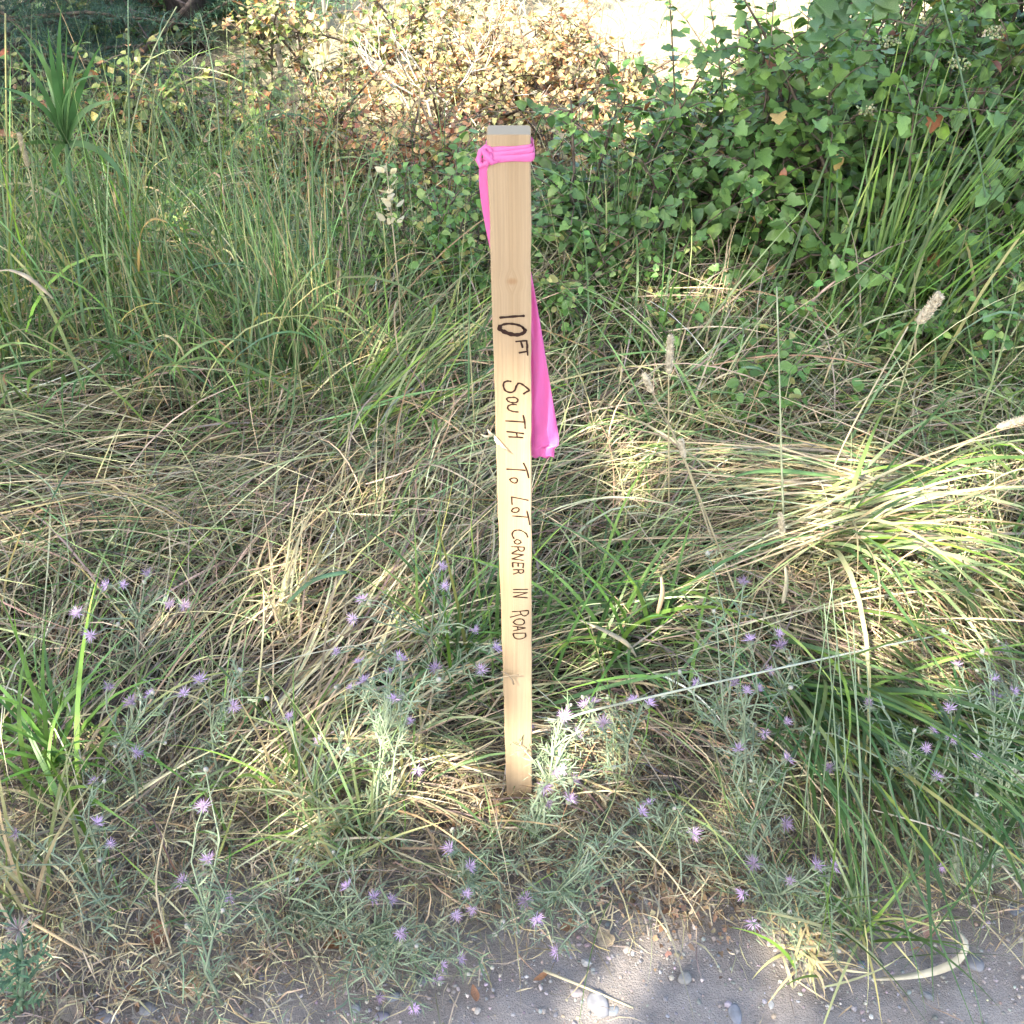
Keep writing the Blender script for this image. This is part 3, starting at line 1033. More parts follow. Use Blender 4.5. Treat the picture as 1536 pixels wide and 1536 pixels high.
# L0: litter of short broken straws
n = 60000
x, y = scatter_xy(n, -1.7, 1.7, 0.42, 2.3)
rd = road_edge(x)
dens = np.clip((y - rd + 0.09) / 0.15, 0.02, 1) * np.where(np.abs(x) > 1.2, .5, 1) * (0.35 + 0.9 * vnoise(x, y, 7, 11))
dens *= np.interp(y, [.5, .9, 1.2, 2.3], [1.25, 1.0, .6, .4])
k = (rng.random(n) < dens) & clear_of_stake(x, y, .022)
x, y = x[k], y[k]
n = len(x)
root = np.stack([x, y, gheight(x, y) + 0.002 + rng.random(n) * 0.008], -1)
c = pick(STRAW, n, .2)
litter = blades(root, rng.uniform(-3.2, 3.2, n), rng.normal(.08, .14, n), rng.uniform(.02, .085, n), rng.uniform(.0011, .0028, n), rng.normal(0.15, .6, n), c, c * .9, 3,
                side=rng.normal(0, .8, n), floor=0.003)
n = 17000
x, y = scatter_xy(n, -.85, .9, .46, 1.0)
k = (rng.random(n) < np.clip((y - road_edge(x) + .07) / .12, 0.01, 1) * np.interp(x, [-.8, -.2, .2, .8], [1, .8, .55, .6]) * (.3 + vnoise(x, y, 9, 15))) & clear_of_stake(x, y, .022)
x, y = x[k], y[k]
n = len(x)
c = pick(STRAW, n, .22)
litter2 = blades(np.stack([x, y, gheight(x, y) + .002 + rng.random(n) * .012], -1), rng.uniform(-3.2, 3.2, n), rng.normal(.1, .2, n), rng.uniform(.015, .06, n), rng.uniform(.0012, .0032, n), rng.normal(.3, .8, n), c, c * .9, 3, side=rng.normal(0, 1.2, n), floor=.003)
link('straw_litter', np_mesh('straw_litter', *join([litter, litter2])), M['straw'], kind='stuff')

# L1: lodged thatch, dry
n = 62000
x, y = scatter_xy(n, -2.0, 2.0, 0.72, 2.6)
fa, fg = field(x, y)
dens = np.interp(y, [.72, .82, .95, 1.1, 1.3, 2.1, 2.75], [.05, .22, .5, .85, 1, .9, .3]) * np.where(np.abs(x) > 1.35, .35, 1) * (1.1 - .6 * fg)
dens *= 0.45 + 0.9 * vnoise(x, y, 4.5, 3)
k = (rng.random(n) < dens) & clear_of_stake(x, y)
x, y, fa, fg = x[k], y[k], fa[k], fg[k]
n = len(x)
mh = mat_height(x, y)
az = fa + rng.normal(0, .5, n)
wild = rng.random(n) < .22
az[wild] = rng.uniform(-3.2, 3.2, wild.sum())
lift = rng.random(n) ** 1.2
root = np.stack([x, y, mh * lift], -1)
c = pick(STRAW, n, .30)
old_shade = rng.random(n) < np.clip(.95 - 1.1 * lift, .05, .9)      # rotted straw lies undermost, coloured dark to deepen the shade in the gaps
c[old_shade] = pick(OLD_SHADE + [(1.2, (.30, .25, .17))], old_shade.sum(), .25)
grn = rng.random(n) < .16
c[grn] = pick(PALEG, grn.sum())
L_ = rng.uniform(.11, .46, n) * np.interp(y, [.8, 1.2], [.5, 1])
el = np.abs(rng.normal(.25, .22, n))
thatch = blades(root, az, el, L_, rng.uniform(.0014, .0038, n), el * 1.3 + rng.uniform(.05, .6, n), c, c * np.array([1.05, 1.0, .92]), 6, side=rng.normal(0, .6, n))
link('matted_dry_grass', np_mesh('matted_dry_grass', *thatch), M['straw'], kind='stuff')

# L2: lodged and leaning green grass among the thatch
n = 26000
x, y = scatter_xy(n, -2.1, 2.1, 0.72, 2.75)
fa, fg = field(x, y)
dens = np.interp(y, [.72, .86, 1.0, 1.2, 2.75], [.06, .3, .6, .9, .9]) * np.where(np.abs(x) > 1.35, .4, 1) * fg ** 1.3 * (0.4 + 1.0 * vnoise(x, y, 4.0, 23))
k = (rng.random(n) < dens) & clear_of_stake(x, y)
x, y, fa, fg = x[k], y[k], fa[k], fg[k]
n = len(x)
az = fa + rng.normal(0, .8, n)
root = np.stack([x, y, mat_height(x, y) * rng.random(n) * .8], -1)
c = pick(GREEN, n)
i_ = rng.random(n) < .35
c[i_] = pick(BLUEG, i_.sum())
i_ = rng.random(n) < .2
c[i_] = pick(PALEG, i_.sum())
el = np.abs(rng.normal(.55, .3, n))
ct = c * np.array([1.25, 1.12, 1.0])
i_ = rng.random(n) < .3
ct[i_] = pick(STRAW, i_.sum())
lodged = blades(root, az, el, rng.uniform(.12, .40, n) * np.interp(y, [.8, 1.3], [.6, 1]), rng.uniform(.0018, .0046, n), el + rng.uniform(.2, 1.4, n), c, ct, 6, side=rng.normal(0, .6, n))
link('lodged_green_grass', np_mesh('lodged_green_grass', *lodged), M['blade'], kind='stuff')

# L3: upright stems and blades of the left bank and behind the stake
n = 6000
x, y = scatter_xy(n, -2.2, 2.2, 1.62, 3.0)
q = np.array([(P(a, b).x, P(a, b).y, r1, w_) for a, b, r1, w_ in ((90, 620, .34, 1.1), (290, 610, .34, 1.0), (460, 620, .28, 1.4), (560, 560, .18, .7), (200, 480, .5, 1.0), (400, 450, .45, 1.0), (40, 470, .5, 1.0),
                                                                (900, 520, .2, .15), (1450, 620, .3, .2), (640, 600, .2, .1))])
dens = np.zeros(n)
for a, b, r1, w_ in q:
    dens = np.maximum(dens, w_ * np.exp(-((x - a) ** 2 + (y - b) ** 2) / (2 * (r1 * .62) ** 2)))
dens *= .3 + 1.1 * vnoise(x, y, 6, 41)
dens[x < -1.4] = np.maximum(dens[x < -1.4], .25)
k = rng.random(n) < dens
x, y = x[k], y[k]
n = len(x)
root = np.stack([x, y, np.zeros(n) + .02], -1)
c0, c1 = pick(BLUEG, n), pick(BLUEG + [(1.2, (0.40, 0.35, 0.16))], n)
low = rng.random(n) < .45
c0[low] = pick(STRAW, low.sum())
stems = blades(root, rng.uniform(-3.2, 3.2, n), rng.normal(1.40, .10, n), rng.uniform(.22, .62, n), rng.uniform(.0016, .0030, n), np.abs(rng.normal(.12, .25, n)), c0, c1, 5)
x2, y2 = np.repeat(x, 1) + rng.normal(0, .03, n), y + rng.normal(0, .03, n)
root = np.stack([x2, y2, rng.uniform(.02, .25, n)], -1)
c0, c1 = pick(GREEN, n), pick(GREEN + BLUEG + [(1.5, (0.38, 0.30, 0.13))], n)
arch = blades(root, rng.uniform(-3.2, 3.2, n), rng.normal(1.1, .22, n), rng.uniform(.18, .46, n), rng.uniform(.003, .007, n), rng.uniform(.6, 2.3, n), c0, c1, 7, side=rng.normal(0, .5, n))
# curled dry leaves hanging on the stems
m_ = n // 3
i_ = rng.choice(n, m_, replace=False)
root = np.stack([x[i_], y[i_], rng.uniform(.06, .3, m_)], -1)
c0 = pick([(2, (0.44, 0.33, 0.17)), (1, (0.36, 0.22, 0.10)), (1, (0.46, 0.36, 0.10))], m_)
curl = blades(root, rng.uniform(-3.2, 3.2, m_), rng.normal(.9, .4, m_), rng.uniform(.08, .22, m_), rng.uniform(.003, .006, m_), rng.uniform(1.5, 3.6, m_), c0, c0 * .9, 7, side=rng.normal(0, 1.5, m_))
link('upright_green_grass', np_mesh('upright_green_grass', *join([stems])), M['blade'], kind='stuff')
link('arching_green_grass', np_mesh('arching_green_grass', *join([arch, curl])), M['blade'], kind='stuff')

# L4: grass arching out under the shrubs at right
n = 3800
x, y = scatter_xy(n, .05, 2.2, 1.4, 2.5)
edge = np.interp(x, [0, .3, .6, 1.0, 1.4, 2.2], [1.88, 1.86, 1.80, 1.76, 1.85, 2.0])
k = rng.random(n) < np.exp(-((y - edge) / .17) ** 2) * (.35 + vnoise(x, y, 5, 77))
x, y = x[k], y[k]
n = len(x)
root = np.stack([x, y, np.full(n, .02)], -1)
az = rng.normal(.7, 1.0, n)
az[rng.random(n) < .3] -= 2.2
c0, c1 = pick(GREEN + BLUEG, n), pick(PALEG + GREEN, n)
i_ = rng.random(n) < .3
c1[i_] = c0[i_] = pick(STRAW, i_.sum())
rightg = blades(root, az, rng.normal(1.05, .22, n), rng.uniform(.20, .55, n), rng.uniform(.0022, .0062, n), rng.uniform(.3, 1.9, n), c0, c1, 7, side=rng.normal(0, .5, n))
link('overhanging_grass', np_mesh('overhanging_grass', *rightg), M['blade'], kind='stuff')

# L5: thin short grass and grey-green sprigs near the road
n = 5200
x, y = scatter_xy(n, -1.4, 1.4, .66, 1.15)
k = (rng.random(n) < np.clip((y - road_edge(x) + .03) / .12, 0, 1) * (vnoise(x, y, 6, 9) ** 1.6) * 1.1 * np.where(x < .2, .4, 1.1)) & clear_of_stake(x, y, .025)
x, y = x[k], y[k]
n = len(x)
root = np.stack([x, y, np.zeros(n)], -1)
c0 = pick(GREEN + PALEG + [(5, (0.19, 0.235, 0.15))] + STRAW, n)
short = blades(root, rng.uniform(-3.2, 3.2, n), rng.normal(.75, .35, n), rng.uniform(.04, .15, n), rng.uniform(.0014, .0038, n), rng.uniform(.2, 1.6, n), c0, c0 * 1.1, 5, side=rng.normal(0, .6, n))
link('short_verge_grass', np_mesh('short_verge_grass', *short), M['blade'], kind='stuff')

# L6: the sunlit dry meadow beyond
n = 26000
y = 2.7 + 12 * rng.random(n) ** 1.9
x = rng.uniform(-1, 1, n) * (1.9 + .62 * (y - 2.7))
root = np.stack([x, y, np.zeros(n)], -1)
gfrac = vnoise(x, y, 1.1, 88)
k = rng.random(n) < np.where((y < 4.3) & (x < 1.0), .45, 1.0)
root, x, y, gfrac = root[k], x[k], y[k], gfrac[k]
n = len(x)
c0 = pick([(3, (.60, .53, .37)), (2, (.52, .45, .29)), (1, (.42, .35, .22))], n, .12)
i_ = rng.random(n) < np.where(x < -.5, .4, .15) * gfrac * 1.6
c0[i_] = pick(PALEG, i_.sum())
meadow = blades(root, rng.uniform(-3.2, 3.2, n), rng.normal(1.05, .3, n), rng.uniform(.08, .26, n), rng.uniform(.0024, .0045, n) * (1 + (y - 2.7) * .10), rng.uniform(.1, 1.4, n), c0, c0 * 1.1, 4)
link('dry_meadow_grass', np_mesh('dry_meadow_grass', *meadow), M['straw'], kind='stuff')

# ------------------------------------------------------------------ shrubs
CAMV = np.array([0, 0, CAM_H])
GREENLEAF = [(4, (0.088, 0.168, 0.042)), (3, (0.125, 0.22, 0.062)), (2, (0.17, 0.28, 0.065)), (.05, (0.30, 0.12, 0.06)), (.06, (0.40, 0.28, 0.10))]
SMALLLEAF = [(3, (0.10, 0.20, 0.045)), (2, (0.14, 0.26, 0.06)), (1.4, (0.25, 0.34, 0.10)), (.5, (0.36, 0.34, 0.11))]
RUST = [(2, (0.42, 0.21, 0.09)), (2, (0.47, 0.31, 0.13)), (1.2, (0.36, 0.35, 0.12)), (1.4, (0.32, 0.12, 0.06)), (1.2, (0.22, 0.26, 0.08))]
CREAM = [(2, (0.50, 0.38, 0.20)), (1.6, (0.44, 0.42, 0.18)), (2.2, (0.45, 0.24, 0.11)), (1.4, (0.34, 0.33, 0.16))]
OLIVE = [(3, (0.15, 0.20, 0.055)), (1.6, (0.26, 0.28, 0.09)), (.8, (0.38, 0.32, 0.11)), (2, (0.10, 0.15, 0.045)), (.7, (0.36, 0.18, 0.08))]
LEAFMESH = {}


def leaf_mesh(kind, col_i, pal_id, c, var):
    key = (kind, pal_id, col_i, var)
    if key not in LEAFMESH:
        v, f = TPL[kind]
        v = v.copy()
        r = np.random.default_rng(hash(key) % 99991 if False else (col_i * 31 + var * 7 + len(kind)))
        v[:, 2] *= (0.4, 1.0, 1.7)[var]
        v[:, 2] += (0.0, -.12, .10)[var] * v[:, 1] ** 2
        v[:, 0] *= r.uniform(.88, 1.12)
        C = np.repeat(np.array(c)[None], len(v), 0) * (1 + .12 * v[:, 1:2])
        me = np_mesh('leaf', v, f, C)
        me.materials.append(M['leaf'])
        LEAFMESH[key] = me
    return LEAFMESH[key]


def shrub(name, label, cat, base, rx, ry, h, nstem, ntwig, nleaf, size, kind, pal, pal_id, nparts, spread=.35, lowest=.12, twig=.16, stemc=(0.13, 0.10, 0.075), group=None, upright=0.3, stem_r=.006):
    t = thing(name, label, cat, (base.x, base.y, 0), group)
    mb = MB()
    pos, tipd, nrm = [], [], []
    for i in range(nstem):
        b0 = Vector((random.uniform(-1, 1) * rx * spread, random.uniform(-1, 1) * ry * spread, -.02))
        while True:
            u = Vector((random.gauss(0, 1), random.gauss(0, 1), abs(random.gauss(0, 1)) * .9 + .1)).normalized()
            rr = random.uniform(.45, 1.0) ** .6
            e = Vector((u.x * rx * rr, u.y * ry * rr, max(lowest, u.z * rr) * h))
            if e.z > lowest * h * .9:
                break
        midp = b0.lerp(e, .5) + Vector((random.gauss(0, .05) * rx, random.gauss(0, .05) * ry, h * .16))
        path = [b0 * ((1 - s) ** 2) + midp * (2 * s * (1 - s)) + e * (s * s) for s in (0, .25, .5, .75, 1)]
        mb.tube(path, [stem_r, stem_r * .85, stem_r * .7, stem_r * .5, stem_r * .28], stemc, 4, False)
        for j in range(ntwig):
            s = random.uniform(.22, 1.0)
            o = b0 * ((1 - s) ** 2) + midp * (2 * s * (1 - s)) + e * (s * s)
            out = Vector((o.x / rx, o.y / ry, .15))
            d = Vector((random.gauss(0, .6), random.gauss(0, .6), random.gauss(0, .35) + upright)) + out * .8
            d.normalize()
            ln = twig * random.uniform(.5, 1.3)
            p2 = o + d * ln + Vector((0, 0, -ln * .12))
            mb.tube([o, o.lerp(p2, .55) + Vector((0, 0, ln * .06)), p2], [stem_r * .36, stem_r * .26, stem_r * .15], tuple(q * 1.25 for q in stemc), 3, False)
            for k in range(nleaf):
                f = (k + .6) / nleaf
                sd = Vector((random.gauss(0, 1), random.gauss(0, 1), random.gauss(0, .5))).normalized()
                pos.append(o.lerp(p2, f) + sd * .006)
                tipd.append(d * .5 + sd * .9 + Vector((0, 0, -.35)))
                nrm.append(Vector((random.gauss(0, .45), random.gauss(0, .45) - .1, .9)) + out * .45)
    pos, tipd, nrm = np.array(pos), np.array(tipd), np.array(nrm)
    ok = pos[:, 2] > .015
    pos, tipd, nrm = pos[ok], tipd[ok], nrm[ok]
    n = len(pos)
    R = frames(tipd / np.linalg.norm(tipd, axis=1, keepdims=True), nrm)
    sz = rng.uniform(size[0], size[1], n) * (1 - .35 * rng.random(n) ** 3)
    dist = np.linalg.norm(pos + np.array([base.x, base.y, 0]) - CAMV, axis=1) - sz * 3
    order = np.argsort(dist)
    own, rest = order[:nparts], order[nparts:]
    mb.build('branches', M['bark'], t)
    if len(rest):
        V, F, C = scatter(*TPL[LOWER[kind]], pos[rest], R[rest], sz[rest], pick(pal, len(rest), .22), .03)
        link('leaves', np_mesh('leaves', V, F, C), M['leaf'], t, kind='stuff')
    w = np.array([q[0] for q in pal], float)
    ci = rng.choice(len(pal), len(own), p=w / w.sum())
    for i, k in zip(own, ci):
        sh = random.choice((0, 1, 2))
        c = np.array(pal[k][1]) * (0.84, 1.0, 1.2)[sh]
        o = bpy.data.objects.new('leaf', leaf_mesh(kind, int(k) * 3 + sh, pal_id, c, random.choice((0, 1, 2))))
        COL.objects.link(o)
        o.parent = t
        m3 = Matrix([[float(R[i][a][b]) for b in range(3)] for a in range(3)]).to_4x4()
        s_ = float(sz[i])
        o.matrix_local = Matrix.Translation(Vector(pos[i])) @ m3 @ Matrix.Diagonal((s_ * random.uniform(.9, 1.1), s_, s_, 1))
    return t


G_R = 'leafy green shrubs on the right bank'
shrub('viburnum_shrub', 'tall dense green shrub filling the upper right corner, lobed leaves and pale flower clusters', 'shrub', P(1470, 420), .62, .50, .98, 52, 12, 9, (.030, .047), 'lobed', GREENLEAF, 1, 290, spread=.7, twig=.19, group=G_R)
shrub('viburnum_shrub', 'tallest green shrub standing behind the corner one at the upper right edge', 'shrub', P(1490, 250), .70, .45, 1.45, 50, 12, 9, (.034, .050), 'lobed', GREENLEAF, 1, 120, spread=.8, twig=.20, group=G_R)
shrub('viburnum_shrub', 'green shrub just behind the broad one, its top screening the foot of the bright clearing', 'shrub', P(1090, 330), .46, .34, .58, 36, 12, 9, (.024, .038), 'lobed', GREENLEAF, 1, 120, spread=.8, twig=.16, group=G_R)
shrub('viburnum_shrub', 'broad green shrub right of centre, a few red leaves among lobed green ones', 'shrub', P(1180, 430), .54, .40, .84, 56, 13, 9, (.026, .042), 'lobed', GREENLEAF, 1, 290, spread=.7, twig=.17, group=G_R)
shrub('viburnum_shrub', 'lower green shrub nearest right of the stake top, thin dark stems showing', 'shrub', P(950, 430), .38, .30, .58, 40, 12, 9, (.020, .033), 'lobed', GREENLEAF, 1, 220, spread=.7, twig=.14, group=G_R)
G_L = 'low small-leaved snowberry bushes'
shrub('snowberry_bush', 'low small-leaved green bush directly behind the upper stake, left side', 'bush', P(670, 490), .26, .22, .50, 38, 11, 9, (.015, .026), 'round', SMALLLEAF, 2, 200, spread=.6, twig=.10, group=G_L, stem_r=.004)
shrub('snowberry_bush', 'low small-leaved green bush right of the stake behind the ribbon tail', 'bush', P(890, 540), .28, .20, .38, 32, 10, 8, (.014, .024), 'round', SMALLLEAF, 2, 180, spread=.7, twig=.10, group=G_L, stem_r=.004)
shrub('snowberry_bush', 'low yellow-green bush under the broad right shrub, tangled in arching grass', 'bush', P(1120, 620), .30, .20, .30, 24, 10, 8, (.018, .028), 'round', SMALLLEAF, 2, 180, spread=.7, twig=.10, group=G_L, stem_r=.004)
shrub('snowberry_bush', 'low green bush at the foot of the tall corner shrub', 'bush', P(1400, 590), .36, .24, .38, 24, 10, 8, (.018, .030), 'round', SMALLLEAF, 2, 150, spread=.7, twig=.11, group=G_L, stem_r=.004)
shrub('snowberry_bush', 'low bright green bush in the left grass behind the upright stems', 'bush', P(290, 440), .46, .26, .26, 26, 9, 8, (.016, .028), 'round', SMALLLEAF, 2, 150, spread=.8, twig=.10, group=G_L, stem_r=.004)
G_A = 'autumn shrubs along the back'
shrub('autumn_shrub', 'dim olive shrub behind the firs at the top left edge', 'shrub', P(140, 60), .55, .40, .42, 24, 10, 8, (.024, .036), 'lobed', OLIVE + GREENLEAF, 10, 30, spread=.8, twig=.14, group=G_A)
shrub('autumn_shrub', 'brown shaded shrub behind the dark trunk, top edge', 'shrub', P(330, 20), .50, .40, .40, 22, 10, 8, (.024, .036), 'lobed', RUST + OLIVE, 12, 30, spread=.8, twig=.14, group=G_A)
shrub('autumn_shrub', 'brownish low shrub in deep shade at the far left behind the reed plant', 'shrub', P(60, 300), .40, .30, .40, 28, 10, 8, (.022, .036), 'lobed', OLIVE + GREENLEAF, 9, 60, spread=.7, twig=.13, group=G_A)
shrub('autumn_shrub', 'rust and orange leaved shrub left of the stake top, dark hollow under it', 'shrub', P(575, 310), .46, .32, .46, 46, 11, 9, (.013, .022), 'lobed', RUST, 3, 90, spread=.7, twig=.12, group=G_A)
shrub('autumn_shrub', 'yellow-green and brown shrub under the dark fir boughs', 'shrub', P(205, 290), .44, .34, .48, 34, 11, 9, (.018, .030), 'lobed', OLIVE, 4, 80, spread=.7, twig=.13, group=G_A, stemc=(.07, .055, .045))
shrub('autumn_shrub', 'dappled olive shrub between the dark trunk and the pale dead sapling', 'shrub', P(365, 280), .36, .30, .42, 32, 10, 9, (.016, .028), 'lobed', OLIVE, 4, 80, spread=.7, twig=.13, group=G_A)
shrub('autumn_shrub', 'sunlit cream and russet shrub right behind the pale bare branches', 'shrub', P(750, 190), .46, .34, .44, 40, 11, 10, (.013, .024), 'lobed', CREAM, 5, 60, spread=.7, twig=.13, group=G_A)
shrub('autumn_shrub', 'sunlit orange-cream shrub at the edge of the bright clearing', 'shrub', P(880, 190), .40, .34, .40, 40, 11, 10, (.013, .024), 'lobed', CREAM, 5, 60, spread=.7, twig=.13, group=G_A)
shrub('autumn_shrub', 'low bleached shrub just behind the stake top', 'shrub', P(850, 280), .34, .26, .28, 20, 8, 8, (.018, .030), 'lobed', CREAM, 5, 60, spread=.7, twig=.11, group=G_A)
shrub('autumn_shrub', 'sunlit yellowish shrub far back, left of the bare branches', 'shrub', P(570, 130), .55, .40, .44, 26, 10, 9, (.020, .032), 'lobed', OLIVE + CREAM, 6, 40, spread=.7, twig=.14, group=G_A)
shrub('green_shrub', 'distant soft green bush at the top edge above the cream shrub', 'shrub', P(740, -10), .42, .36, .40, 20, 9, 9, (.02, .034), 'oval', SMALLLEAF + BLUEG, 7, 20, spread=.7, twig=.16, upright=.8)
shrub('autumn_shrub', 'brown-red low shrub in the shade below the yellow-green one, left', 'shrub', P(455, 340), .34, .24, .30, 24, 9, 7, (.018, .030), 'lobed', RUST + OLIVE, 8, 60, spread=.7, twig=.11, group=G_A)

# tall leafy shoots that stand out against the bright clearing
for (bx, by, tx, ty, yy, lab) in ((1000, 330, 1010, -30, 2.45, 'thin leafy shoot standing against the bright clearing, nearest the stake'),
                                  (1085, 280, 1068, -20, 2.6, 'second leafy shoot against the bright clearing, above the broad shrub'),
                                  (1085, 280, 1115, -10, 2.65, 'leaning leafy shoot against the clearing above the broad shrub')):
    a, b_ = PY(bx, by, yy), PY(tx, ty, yy)
    t = thing('leafy_shoot', lab, 'shoot', tuple(a))
    mb = MB()
    pth = [a.lerp(b_, s) + Vector((math.sin(s * 4) * .012, math.cos(s * 5) * .01, 0)) - a for s in np.linspace(0, 1, 8)]
    mb.tube(pth, [.0035 - .0003 * k for k in range(8)], (0.15, 0.11, 0.07), 5)
    mb.build('stem', M['bark'], t)
    for k in range(18):
        s = .15 + .85 * k / 17
        i0 = min(6, int(s * 7))
        p = pth[i0].lerp(pth[i0 + 1], s * 7 - i0)
        ang = k * 2.4
        td = np.array([[math.cos(ang), math.sin(ang), .15]])
        R = frames(td, np.array([[0, -.35, 1.0]]) + rng.normal(0, .2, (1, 3)))[0]
        o = bpy.data.objects.new('leaf', leaf_mesh('lobed', k % 5, 1, np.array(GREENLEAF[k % 3][1]), k % 3))
        COL.objects.link(o)
        o.parent = t
        s_ = random.uniform(.022, .036)
        o.matrix_local = Matrix.Translation(p) @ Matrix(R.tolist()).to_4x4() @ Matrix.Diagonal((s_, s_, s_, 1))

# overhanging maple bough at the top edge
a, b_ = PY(1345, -40, 2.15), PY(1245, 28, 2.1)
t = thing('maple_bough', 'dark maple leaves hanging in at the top edge left of the corner shrub', 'branch', tuple(a))
mb = MB()
up = a + Vector((.9, .35, .9))
mb.tube([up - a, (up - a) * .5 + Vector((0, 0, .08)), (0, 0, 0), b_ - a], [.018, .012, .006, .002], (0.14, 0.11, 0.08), 6)
mb.build('branch', M['bark'], t)
for k in range(26):
    s = random.random()
    p = (b_ - a) * s + Vector((random.gauss(0, .035), random.gauss(0, .04), random.gauss(0.02, .02)))
    td = np.array([[random.gauss(-.3, .6), random.gauss(-.3, .5), -.6]])
    R = frames(td, np.array([[0, -.5, .8]]) + rng.normal(0, .3, (1, 3)))[0]
    o = bpy.data.objects.new('leaf', leaf_mesh('maple', k % 4, 11, np.array(DARKG[k % 3][1]) * .9, k % 3))
    COL.objects.link(o)
    o.parent = t
    s_ = random.uniform(.04, .062)
    o.matrix_local = Matrix.Translation(p) @ Matrix(R.tolist()).to_4x4() @ Matrix.Diagonal((s_, s_, s_, 1))

# pale flower clusters on the tall corner shrub
corner = [o for o in COL.objects if o.name == 'viburnum_shrub'][0]
for px, py, yy in ((1335, 62, 2.2), (1492, 48, 2.2), (1440, 95, 2.2), (1300, 165, 2.15), (1230, 110, 2.3), (1395, 30, 2.3)):
    c = PY(px, py, yy) - corner.location
    m_ = 46
    d = rand_dirs(m_)
    pos = np.array(c)[None] + d * np.array([.024, .024, .012]) * rng.random((m_, 1)) ** .4
    V, F, C = scatter(ICO_V, ICO_F, pos, rotz(rng.uniform(0, 6, m_)), rng.uniform(.0018, .0032, m_), pick([(2, (.46, .46, .27)), (1, (.36, .40, .20))], m_))
    link('flower_cluster', np_mesh('flower_cluster', V, F, C), M['petal'], corner)

# ------------------------------------------------------------------ bare bleached bush behind the stake, left
def branching(mb, p, d, ln, r, depth, col, spread=.6):
    q = p + d * ln
    mb.tube([p, p.lerp(q, .5) + Vector((random.gauss(0, .04), random.gauss(0, .04), random.gauss(0, .03))) * ln, q], [r, r * .85, r * .68], col, 5 if depth > 1 else 4, False)
    if depth == 0:
        return
    for k in range(random.choice((2, 2, 3))):
        nd = (d + Vector((random.gauss(0, spread), random.gauss(0, spread), random.gauss(.12, spread * .6)))).normalized()
        branching(mb, q if k < 2 else p.lerp(q, .6), nd, ln * random.uniform(.55, .85), r * .62, depth - 1, col, spread)


t = thing('bare_bush', 'leafless bleached bush with crooked pale branches behind the stake top', 'bush', tuple(P(665, 215)))
for k, (dx, dz) in enumerate(((-.25, 1), (.35, .9), (.1, 1), (.6, .55), (-.5, .8))):
    mb = MB()
    branching(mb, Vector((dx * .04, 0, -.02)), Vector((dx, random.gauss(0, .2), dz)).normalized(), .15, .0065, 4, (0.55, 0.50, 0.42), .45)
    mb.build('branch', M['bark'], t)
for lab, px, py, dx, dy, n_ in (('dark twiggy dead branches in the shade behind the left grass', 330, 260, .2, 0, 4), ('dark thin bare stems inside the green shrub right of the stake', 905, 300, -.2, 0, 3)):
    t = thing('dead_twigs', lab, 'twigs', tuple(P(px, py)))
    for k in range(n_):
        mb = MB()
        branching(mb, Vector((random.uniform(-.1, .1), 0, 0)), Vector((dx + random.gauss(0, .5), random.gauss(0, .3), 1)).normalized(), .13, .004, 4, (0.13, 0.10, 0.09), .5)
        mb.build('branch', M['bark'], t)

# dark leaning branch and trunk, pale dead saplings
bk = (0.05, 0.042, 0.038)
a = P(262, 62)
t = thing('dark_trunk', 'dark tree trunk at the top edge left of the pale sapling', 'tree', (P(288, 70).x, P(288, 70).y, 0))
mb = MB()
mb.tube([(0, 0, -.1), (.01, 0, .3), (-.02, 0, 1.2), (0.1, .1, 3.0), (0, .2, 5.5)], [.085, .07, .062, .05, .02], bk, 10)
for k in range(8):
    z = 1.5 + k * .45
    an = k * 2.4
    mb.tube([(0, .05, z), (math.cos(an) * .5, math.sin(an) * .5 + .05, z + .25), (math.cos(an) * 1.0, math.sin(an) + .1, z + .2)], [.022, .014, .004], bk, 5, False)
mb.build('trunk', M['bark'], t)
m_ = 2600
h = rng.uniform(1.7, 5.6, m_)
an, rr = rng.uniform(0, 6.3, m_), np.sqrt(rng.random(m_)) * (1.35 - .15 * h)
pos = np.stack([rr * np.cos(an), rr * np.sin(an), h], -1)
V, F, C = scatter(*TPL['oval'], pos, frames(rand_dirs(m_), rand_dirs(m_) + np.array([0, 0, .8])), rng.uniform(.07, .12, m_), pick(DARKG, m_))
link('crown', np_mesh('crown', V, F, C), M['leaf'], t, kind='stuff')
a, b_ = P(160, 150), PY(305, -20, 3.6)
t = thing('leaning_branch', 'dark dead branch leaning diagonally across the upper left shrubs', 'branch', tuple(a))
mb = MB()
mb.tube([(0, 0, -.02), (b_ - a) * .35 + Vector((0, 0, .02)), (b_ - a) * .7, b_ - a], [.011, .010, .008, .006], (.11, .085, .07), 7)
mb.build('branch', M['bark'], t)
mb = MB()
for s in (.3, .5, .7, .85):
    q = (b_ - a) * s
    mb.tube([q, q + Vector((random.gauss(0, .1), random.gauss(0, .05), random.uniform(.05, .15)))], [.004, .0015], (.12, .09, .08), 4, False)
mb.build('twig', M['bark'], t)
